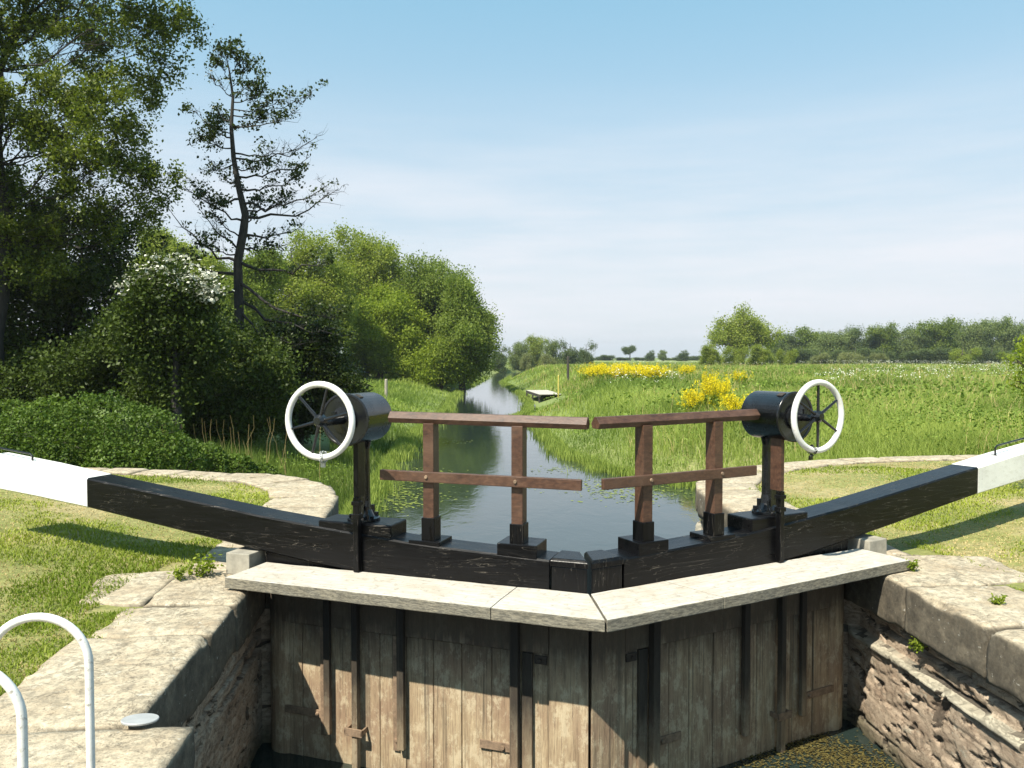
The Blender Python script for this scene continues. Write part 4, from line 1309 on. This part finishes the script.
# shared crowns for the distance
def proto(name, kind, h, w, mat, n, lf):
    L = []
    if kind == 'round':
        for k in range(11):
            a = rng.uniform(0, 2 * PI); rr_ = rng.uniform(0.0, 0.30) * w; zz = rng.uniform(0.30, 0.80) * h
            L.append((rr_ * math.cos(a), rr_ * math.sin(a), zz, w * rng.uniform(.20, .30), w * rng.uniform(.20, .30), h * rng.uniform(.13, .20), 1))
        for k in range(10):
            a = rng.uniform(0, 2 * PI); q_ = rng.uniform(.1, .34); L.append((q_ * w * math.cos(a), q_ * w * math.sin(a), rng.uniform(.06, .4) * h, w * .2, w * .2, h * .15, 1))
    elif kind == 'bush':
        for k in range(9):
            a = rng.uniform(0, 2 * PI); rr_ = rng.uniform(0.1, 0.36) * w
            L.append((rr_ * math.cos(a), rr_ * math.sin(a), rng.uniform(.2, .68) * h, w * .18, w * .18, h * .28, 1))
    elif kind == 'umbrella':
        for k in range(9):
            a = rng.uniform(0, 2 * PI); rr_ = rng.uniform(0.0, 0.32) * w
            L.append((rr_ * math.cos(a), rr_ * math.sin(a), rng.uniform(.58, .80) * h, w * .22, w * .22, h * .17, 1))
    return tree(name, None, None, (0, 0, 0), [(0, 0, 0), (0.02 * w, 0, h * .5), (0, 0, h * .85)], 0.035 * h, L, n * 3, 30, lf * 1.0, lf * 0.55, mat, 'bark', shell=0.4, twigs=0.1, knob=2)
def copy_tree(o):
    c = o.copy(); COL.objects.link(c)
    for ch in list(o.children):
        d = ch.copy(); COL.objects.link(d); d.parent = c
    return c
PR = {}
def put_tree(key, name, kind, mat, u, vtop, d, wid, lab, group, cat='tree', n=240, lf=0.5, vb=None):
    k = (key)
    h0, w0 = 10.0, 10.0
    if k not in PR:
        PR[k] = proto(name, kind, h0, w0, mat, n, lf); o = PR[k]
    else:
        o = copy_tree(PR[k])
    x, y = c2l((u - 512) / FOC * d, d)
    zb = gz(x, y) - 0.2 if vb is None else HC - (vb - 358) / FOC * d
    h = (HC - (vtop - 358) / FOC * d) - zb
    w = wid / FOC * d
    o.location = (x, y, zb); o.scale = (w / w0, w / w0, h / h0)
    o.rotation_euler = (0, 0, rng.uniform(0, 6.28))
    tag(o, lab, cat, group)
    return o
gH = 'trees of the far clump beyond the river bend'
for i, (u, vt, w, k, mt) in enumerate([(500, 343, 22, 'round', 'lf_fard'), (518, 338, 24, 'round', 'lf_far'), (536, 334, 26, 'roundw', 'lf_will'), (553, 335, 24, 'round', 'lf_far'), (570, 336, 28, 'round', 'lf_fard'), (586, 338, 22, 'round', 'lf_fard'), (528, 350, 16, 'bush', 'lf_pale'), (548, 351, 18, 'bush', 'lf_pale')]):
    kk = 'round' if k.startswith('round') else 'bush'
    put_tree((kk, mt), 'distant_tree' if kk == 'round' else 'distant_bush', kk, M and mt, u, vt, 175 + 6 * (i % 3) - (22 if kk == 'bush' else 0), w * 1.15,
             'rounded tree in the small far clump beyond the river bend' if kk == 'round' else 'pale bush at the foot of the small far clump', gH if kk == 'round' else 'pale bushes below the far clump', 'tree' if kk == 'round' else 'bush')
for u, vt, w, lb, k, mt in [(630, 345.5, 17, 'lone dark umbrella shaped tree on the horizon, left of three', 'umbrella', 'lf_fard'), (650, 349, 12, 'small dark tree on the horizon, middle of three', 'round', 'lf_fard'),
                         (662, 348.5, 11, 'small light green tree on the horizon, right of three', 'round', 'lf_far'), (683, 349, 15, 'dark round tree on the horizon just left of the pale willow', 'round', 'lf_fard')]:
    put_tree((k, mt), 'distant_tree', k, mt, u, vt, 300, w * 1.15, lb, None, vb=361)
for u, vt, w in [(606, 353, 24), (622, 356, 26), (645, 356, 26), (672, 356, 22), (596, 355, 20), (693, 354, 20)]:
    put_tree(('bush', 'lf_fard'), 'distant_bush', 'bush', 'lf_fard', u, vt, 330, w, 'low dark bush in the hedge along the horizon', 'bushes of the horizon hedge', 'bush', vb=362)
# pale willow standing free, right of the middle
D = 140
B0 = base_at(741, D)
tree('willow_tree', 'large pale feathery willow standing before the wood on the right', 'tree', B0, [B0, pd(741, 350, D), pd(742, 322, D)], 0.7,
     lob(D, [(742, 326, 15), (728, 330, 13), (756, 329, 13), (716, 340, 11), (768, 338, 11), (735, 340, 15), (750, 340, 15), (742, 316, 8)], 1.1), 560, 44, 0.62, 0.27, 'lf_will', 'bark', shell=0.5, twigs=0.9, tone=0.6)
for u, vt, w, d in [(712, 341, 30, 132), (734, 343, 32, 128), (762, 341, 34, 131), (786, 346, 24, 134)]:
    put_tree(('bush', 'lf_will'), 'willow_bush', 'bush', 'lf_will', u, vt, d, w, 'yellow green willow bush at the foot of the large pale willow', 'willow bushes below the large willow', 'bush', vb=366)
# the wood across the meadow
top = [(770, 333), (790, 331), (830, 328), (870, 325), (900, 328), (935, 321), (970, 317), (1000, 320), (1024, 321), (1100, 322)]
u = 776
i = 0
while u < 1140:
    vt = np.interp(u, [q[0] for q in top], [q[1] for q in top]) + rng.uniform(-5.0, 1.0)
    mt = ['lf_fard', 'lf_far', 'lf_fard', 'lf_green', 'lf_far'][i % 5]
    put_tree(('round', mt), 'wood_tree', 'round', mt, u, vt, 205 + rng.uniform(-12, 18), rng.uniform(34, 48), 'green tree in the long wood closing the meadow on the right', 'trees of the long wood on the right', vb=364)
    u += rng.uniform(10, 15); i += 1
for u in np.arange(785, 1130, 17):
    put_tree(('bush', 'lf_fard'), 'wood_bush', 'bush', 'lf_fard', u + rng.uniform(-4, 4), rng.uniform(343, 349), 186, rng.uniform(26, 34), 'dark bush along the lower edge of the long wood', 'bushes along the edge of the long wood', 'bush', vb=365)
for u, vt, w, d, lb in [(962, 345, 34, 150, 'large pale rounded bush before the right part of the wood'), (848, 350, 36, 165, 'pale bush before the middle of the wood, the wider one'), (880, 351, 22, 168, 'pale bush before the middle of the wood, the narrower one'), (822, 351, 24, 168, 'small pale bush before the left end of the wood'), (1015, 349, 34, 160, 'pale bush at the right edge before the wood')]:
    put_tree(('bush', 'lf_pale' if u < 900 else 'lf_will'), 'pale_bush', 'bush', 'lf_pale' if u < 900 else 'lf_will', u, vt, d, w, lb, None, 'bush', vb=366)
for u, d, vt, w in ((-60, 52, 300, 150), (-190, 60, 290, 160), (-330, 56, 300, 170), (-480, 66, 295, 180), (-130, 80, 300, 120)):
    put_tree(('round', 'lf_green'), 'background_tree', 'round', 'lf_green', u, vt, d, w, 'green tree beyond the dark trees, outside the left edge of the picture', 'trees outside the left edge')
# shrub entering at the right edge
D = 8.6
B0 = base_at(1080, D)
tree('shrub', 'leafy shrub just entering the picture at the right edge', 'shrub', B0, [B0, pd(1075, 400, D), pd(1060, 330, D), pd(1040, 220, D)], 0.03,
     lob(D, [(1030, 372, 26, 0), (1050, 345, 32, 0), (1075, 400, 40, .2), (1050, 300, 14, 0), (1040, 240, 9, 0), (1100, 360, 50, .3)]), 320, 22, 0.05, 0.036, 'lf_mid', 'bark', shell=0.6, twigs=0.7)

# ------------------------------------------------------------------ flowers
def mustard(proto_, u, d, sc, lab, group=None):
    if proto_ is None:
        root = empty('mustard_plant', (0, 0, 0)); T = Tubes(); Y = []; G = []
        for k in range(70):
            a = rng.normal(size=3) * np.array([.20, .20, 0]); h = rng.uniform(.6, 1.25)
            e = a + np.array([a[0] * 1.1, a[1] * 1.1, h])
            P = bend(a, e, 5, 0.04); T.add(P, np.linspace(.008, .003, 5), 4)
            for _ in range(4):
                s1 = at_path(P, rng.uniform(.66, 1)); e1 = s1 + rng.normal(size=3) * .09 + np.array([0, 0, .08])
                T.add([s1, (s1 + e1) / 2, e1], [.003, .003, .002], 3)
                Y.append(e1 + rng.normal(size=(16, 3)) * np.array([.036, .036, .045]))
            G.append(at_path(P, .35) + rng.normal(size=(22, 3)) * np.array([.10, .10, .16]))
        T.obj('stems', M['grass'], root, (0, 0, 0))
        Y = np.concatenate(Y); G = np.concatenate(G)
        leaf_obj('flowers', Y, .034, rng.random(len(Y)), M['yellow'], root, .8, .9)
        leaf_obj('foliage', G, .075, rng.random(len(G)), M['lf_mid'], root)
    else: root = copy_tree(proto_)
    x, y, z = place(u, d)
    root.location = (x, y, z); root.scale = (sc[0], sc[0], sc[1]); root.rotation_euler = (0, 0, rng.uniform(0, 6))
    tag(root, lab, 'flowering plant', group)
    return root
d0 = 27
mp_ = mustard(None, 711, d0, (0.60, 1.12), 'large yellow flowered mustard plant behind the right handrail')
mustard(mp_, 722, d0 + 1.2, (0.5, 0.95), 'smaller yellow mustard plant right behind the largest one')
for k, (u, d) in enumerate([(590, 57), (598, 60), (604, 55), (613, 52), (619, 56), (626, 51), (633, 54), (639, 50), (646, 53), (653, 49), (658, 52), (642, 56), (622, 60), (690, 60), (684, 58), (740, 45), (736, 24), (695, 27)]):
    o = mustard(mp_, u, d, (1.05, 0.86) if k < 13 else (.7, .75), 'yellow mustard plant in the bright drift along the field edge' if k < 13 else 'stray yellow mustard plant in the green field grass', 'mustard plants of the yellow drift' if k < 13 else 'stray mustard plants')
# cow parsley: far more umbels than could be counted
N = 2500
dd = np.exp(rng.uniform(np.log(40), np.log(190), N)); uu = rng.uniform(610, 1130, N)
xx, yy = CX + ((uu - 512) / FOC * dd) * _c + dd * _s, CY - ((uu - 512) / FOC * dd) * _s + dd * _c
keep = (fbm(xx * 0.12, yy * 0.06, 4, 3) > np.where(dd < 75, 0.60, 0.47)) & ~inside(WATER, xx, yy)
xx, yy, dd = xx[keep], yy[keep], dd[keep]
zz = ground_z(xx, yy) + rng.uniform(.65, 1.15, len(xx))
k = 8
P = np.repeat(np.stack([xx, yy, zz], 1), k, 0) + rng.normal(size=(len(xx) * k, 3)) * np.array([.13, .13, .05])
o = leaf_obj('cow_parsley', P, 0.055, rng.random(len(P)), M['blossom'], None, 1.5, 0.9)
tag(o, 'white cow parsley umbels scattered through the far meadow', 'wild flowers', None, 'stuff')

# ------------------------------------------------------------------ grasses
def blades(name, x, y, z, h, w, mat, rnd, lean=0.35, lab=None):
    n = len(x)
    a = rng.uniform(0, 2 * PI, n); l = rng.uniform(0.2, 1.0, n) * lean * h
    b = rng.uniform(0, 2 * PI, n)
    lx, ly = np.cos(b) * l, np.sin(b) * l
    wx, wy_ = np.cos(a) * w / 2, np.sin(a) * w / 2
    co = np.empty((n, 5, 3))
    co[:, 0] = np.stack([x - wx, y - wy_, z], 1); co[:, 1] = np.stack([x + wx, y + wy_, z], 1)
    co[:, 2] = np.stack([x + wx * .8 + lx * .3, y + wy_ * .8 + ly * .3, z + h * .55], 1); co[:, 3] = np.stack([x - wx * .8 + lx * .3, y - wy_ * .8 + ly * .3, z + h * .55], 1)
    co[:, 4] = np.stack([x + lx, y + ly, z + h * (1 - 0.25 * (l / (h + 1e-9)))], 1)
    base = np.arange(n)[:, None] * 5
    lp = np.concatenate([base + np.array([[0, 1, 2, 3]]), base + np.array([[3, 2, 4]])], 1).ravel()
    me = np_mesh(name, co.reshape(-1, 3), lp, np.tile([4, 3], n), {'rnd': np.repeat(np.clip(rnd, 0, 1), 2)})
    o = link_mesh(name, me, M[mat]); tag(o, lab, 'grass', None, 'stuff')
    return o
def wedge(n, d0, d1, u0=-140, u1=1164):
    d = np.exp(rng.uniform(np.log(d0), np.log(d1), n)); u = rng.uniform(u0, u1, n)
    xc = (u - 512) / FOC * d
    return CX + xc * _c + d * _s, CY - xc * _s + d * _c, d, u
edgeR = [(HALF, -30), (HALF, RY0), (REC, RY0), (REC, RY1)] + WINGR
edgeL = [(-x, y) for x, y in edgeR[:4]] + WINGL
def stone_w(x, y):
    base = np.where(y < RY0, 1.15, np.where(y < RY1, 0.70, 0.66))
    base = np.where(np.abs(x) > 3.2, np.where(y > 5.5, 0.42, base), base)
    hinge = (y > 0.25) & (y < 1.6)
    base = base + np.where(hinge, 0.30, 0)
    return base + 0.34 * (fbm(x * 2.3, y * 2.3, 7, 4) - 0.5) + 0.1 * (fbm(x * 12, y * 12, 7, 2) - 0.5)
# mown lawn
x, y, d, u = wedge(420000, 3.2, 15.5, -200, 1224)
lawn = inside(LAWNR, x, y) | inside(LAWNL, x, y)
dl = np.minimum(dist_line(edgeR, x, y), dist_line(edgeL, x, y))
keep = lawn & (dl > stone_w(x, y))
x, y, d, dl = x[keep], y[keep], d[keep], dl[keep]
z = ground_z(x, y)
dry = fbm(x * 1.1, y * 1.1, 2, 4) + 0.10 * (fbm(x * 6, y * 6, 5, 3) - 0.5)
edge_g = np.exp(-np.abs(dl - stone_w(x, y)) / 0.12)
isdry = (dry + rng.normal(size=len(x)) * 0.035 - 0.22 * edge_g > 0.465) | (rng.random(len(x)) < 0.07)
h = (0.016 + 0.022 * rng.random(len(x)) + 0.035 * edge_g * rng.random(len(x)) + 0.028 * sstep(.5, .3, dry) * rng.random(len(x)))
w_ = 0.0035 + 0.00085 * d
g1 = ~isdry
tn = 0.45 + 1.6 * (fbm(x * 0.8, y * 0.8, 12, 3) - 0.5) + rng.normal(size=len(x)) * 0.2
blades('lawn_grass', x[g1], y[g1], z[g1] - 0.005, h[g1], w_[g1], 'lawn', tn[g1], 1.1, 'short mown green grass beside the lock coping')
thin = isdry & (rng.random(len(x)) < 0.6)
blades('dry_grass', x[thin], y[thin], z[thin] - 0.005, h[thin] * 0.6, w_[thin], 'dry', tn[thin], 1.4, 'scorched straw coloured patches in the mown lawn')
# tall meadow grass
x, y, d, u = wedge(640000, 10.5, 230)
ins = inside(WATER, x, y) | inside(LAWNR, x, y) | inside(LAWNL, x, y)
xl, yl = x, y
xs_, ys_ = c2l(2.15, 53)
keep = ~ins & ~((u < 330) & (d > 22)) & (dist_line(WATER, x, y, True) > 0.12) & (np.hypot((x - xs_) / 1.1, (y - ys_) / 6.0) > 1)
x, y, d, u = x[keep], y[keep], d[keep], u[keep]
z = ground_z(x, y)
dw = dist_line(WATER, x, y, True)
keep = (z > -1.43)
x, y, d, u, z, dw = [q[keep] for q in (x, y, d, u, z, dw)]
pat = fbm(x * 0.35, y * 0.35, 3, 4)
h = (0.34 + 0.42 * pat) * rng.uniform(0.6, 1.2, len(x)) * np.where(d > 120, 0.8, 1.0)
# trodden path along the right bank, seen beyond the landing stage
h = h * (0.40 + 0.60 * sstep(0.3, 3.5, dw))
w_ = 0.0095 * (d / 14.0) ** 0.85
tn = 0.5 + 1.9 * (fbm(x * 0.22 + 5, y * 0.22, 8, 4) - 0.5) + rng.normal(size=len(x)) * 0.17
sd_ = (rng.random(len(x)) < np.where(d < 34, 0.035, 0.07)) & (x > 0) & (dw > 0.8) & (fbm(x * 0.3, y * 0.2, 33, 3) > 0.42)
blades('seed_grass', x[sd_], y[sd_], z[sd_] - 0.02, h[sd_] * 1.35, w_[sd_] * 0.9, 'dry', rng.random(sd_.sum()), 0.5, 'pale dry seed stalks standing above the green meadow grass')
left = (x < 0) & (d < 34)
r_ = ~left
blades('meadow_grass', x[r_], y[r_], z[r_] - 0.03, h[r_], w_[r_], 'grass', tn[r_], 0.75, 'tall lush grass covering the banks and the meadow')
blades('bank_reeds', x[left], y[left], z[left] - 0.03, h[left] * 1.45, w_[left] * 1.1, 'reed', tn[left], 0.35, 'dark green reeds on the left bank beyond the curved coping')
# leafy herbs among the grass
x, y, d, u = wedge(150000, 11, 110)
cl = fbm(x * 0.5, y * 0.35, 21, 4)
keep = ~(inside(WATER, x, y) | inside(LAWNR, x, y) | inside(LAWNL, x, y)) & (cl > 0.52) & ~((u < 330) & (d > 22)) & (dist_line(WATER, x, y, True) > 0.6)
x, y, d, cl = x[keep], y[keep], d[keep], cl[keep]
dw = dist_line(WATER, x, y, True)
z = ground_z(x, y) + (0.25 + 0.35 * rng.random(len(x)) + 1.2 * (cl - 0.52)) * (0.4 + 0.6 * sstep(0.3, 3.5, dw))
o_ = rng.normal(size=(len(x), 3)) * 0.04
S3 = np.stack([x, y, z], 1) + o_
d = np.where((d > 26) & (rng.random(len(d)) < 0.6), 999, d)
for nm, k0, k1, lf in (('meadow_herbs', 0, 28, 0.055), ('meadow_herbs', 28, 120, 0.13)):
    q = (d >= k0) & (d < k1)
    o = leaf_obj(nm, S3[q], lf, np.clip(rng.normal(0.45, 0.25, q.sum()), 0, 1), M['herb'], None, 0.6, 0.7)
    tag(o, 'darker leafy herbs in drifts through the nearer bank grass' if k0 == 0 else 'leafy herbs in drifts through the farther meadow', 'herbs', None, 'stuff')
# reeds standing in the margins
def margin(n, poly, lab, name, off, hh, mat, d0, d1, side):
    seg = [(a, b) for a, b in zip(poly[:-1], poly[1:])]
    X, Y = [], []
    for a, b in seg:
        L = math.hypot(b[0] - a[0], b[1] - a[1]); dm = math.hypot((a[0] + b[0]) / 2 - CX, (a[1] + b[1]) / 2 - CY)
        if dm > d1 or dm < d0: continue
        k = int(n * L / dm)
        t = rng.random(k); o_ = np.abs(rng.normal(size=k)) * off * (0.3 + 1.1 * fbm(t * L * 0.7, 0 * t, a[1], 3)) * side
        nx, ny = -(b[1] - a[1]) / L, (b[0] - a[0]) / L
        X.append(a[0] + (b[0] - a[0]) * t + nx * o_); Y.append(a[1] + (b[1] - a[1]) * t + ny * o_)
    X, Y = np.concatenate(X), np.concatenate(Y)
    dd = np.hypot(X - CX, Y - CY)
    blades(name, X, Y, np.full(len(X), ZW - 0.03), hh * rng.uniform(.5, 1.25, len(X)), 0.012 * (dd / 14) ** .85, mat, rng.normal(0.6, 0.25, len(X)), 0.45, lab)
margin(11000, rivL, 'pale green reeds standing in the water along the left bank', 'margin_reeds', 0.28, 0.34, 'grass', 12, 120, -1)
margin(11000, rivR, 'pale green sedge standing in the water along the right bank', 'margin_sedge', 0.3, 0.30, 'grass', 12, 120, 1)
# pondweed on the river and the lock chamber
def patch(name, spots, lab, zz, lf, mat='weed'):
    P = []
    for (cx_, cy_, rx, ry, n) in spots:
        q = rng.normal(size=(n, 2)) * 0.5
        P.append(np.stack([cx_ + q[:, 0] * rx, cy_ + q[:, 1] * ry, np.full(n, zz) + rng.uniform(0, .006, n)], 1))
    P = np.concatenate(P); P = P[inside(WATER, P[:, 0], P[:, 1])]
    o = leaf_obj(name, P, lf, rng.random(len(P)), M[mat], None, 14.0, 0.8); tag(o, lab, 'water weed', None, 'stuff')
sp = []
for u, v, r, n in [(395, 492, 1.1, 240), (405, 500, .9, 130), (388, 508, .8, 120), (415, 480, .9, 160), (425, 472, .8, 80), (610, 493, 1.3, 130), (640, 497, 1.0, 90), (665, 492, 1.2, 130), (600, 485, 1.0, 110), (560, 470, .8, 80), (455, 442, .8, 60)]:
    x_, y_ = px(u, v, ZW); sp.append((x_, y_, r, r * 1.0, n))
patch('river_pondweed', sp, 'yellow green pondweed floating on the river near the reeds', ZW + 0.008, 0.075)
sp = []
for u, v, r, n in [(800, 752, .22, 500), (835, 762, .3, 700), (770, 768, .3, 500), (860, 768, .3, 500), (825, 745, .12, 160), (880, 775, .35, 500)]:
    x_, y_ = px(u, v, ZW); sp.append((x_, y_, r, r, n))
patch('lock_pondweed', sp, 'brown green scum floating in the lock chamber at the right wall', ZW + 0.008, 0.018, 'scum')
# weeds growing out of the stonework
def weed(x, y, z, s, n, lab, mat='lf_mid', tall=1.0):
    root = empty('weed', (x, y, z)); tag(root, lab, 'weed')
    T = Tubes(); P = []
    for k in range(n):
        a = rng.uniform(0, 2 * PI); l = rng.uniform(.4, 1) * s
        e = np.array([math.cos(a) * l * .8, math.sin(a) * l * .8, rng.uniform(.3, 1) * s * tall]); q = bend((0, 0, 0), e, 4, .08, .1)
        T.add(q, np.linspace(.0022, .001, 4), 3)
        for t in (.4, .6, .8, 1): P.append(at_path(q, t)[None] + rng.normal(size=(3, 3)) * .012 * s / .1)
    T.obj('stems', M['grass'], root, (0, 0, 0))
    P = np.concatenate(P); leaf_obj('foliage', P, .024 * (s / .1) ** .5, rng.random(len(P)), M[mat], root, .8, .5)
x_, y_ = px(199, 578); weed(x_, y_, 0.0, .17, 26, 'leafy weed on the stone apron beside the left lawn')
x_, y_ = px(175, 582); weed(x_, y_, 0.0, .11, 16, 'small weed left of the leafy one on the stone apron')
x_, y_ = px(912, 573); weed(x_, y_, 0.0, .10, 22, 'low green weed on the right coping by the walkway end')
x_, y_ = px(1002, 607); weed(x_, y_, 0.0, .07, 16, 'low weed in a joint of the right coping')
d_ = 5.6; q = pd(918, 655, 5.72); weed(REC - 0.02, q.y, q.z, .08, 18, 'green weed rooted in the washed out joint of the right wall', tall=1.2)

# ------------------------------------------------------------------ the air
b = MB(); b.box(-1300, 1300, -140, 2100, -4.5, 40)
hz = NT('thin summer haze')
pv = hz.n('ShaderNodeVolumePrincipled')
pv.inputs['Color'].default_value = (0.86, 0.92, 1.0, 1)
pv.inputs['Density'].default_value = 0.00028
pv.inputs['Anisotropy'].default_value = 0.3
hz.t.links.new(pv.outputs[0], hz.out.inputs['Volume'])
o = b.build('haze', hz.m)
tag(o, 'thin pale summer haze in the air over the meadows', 'haze', None, 'stuff')
SC.cycles.volume_bounces = 0
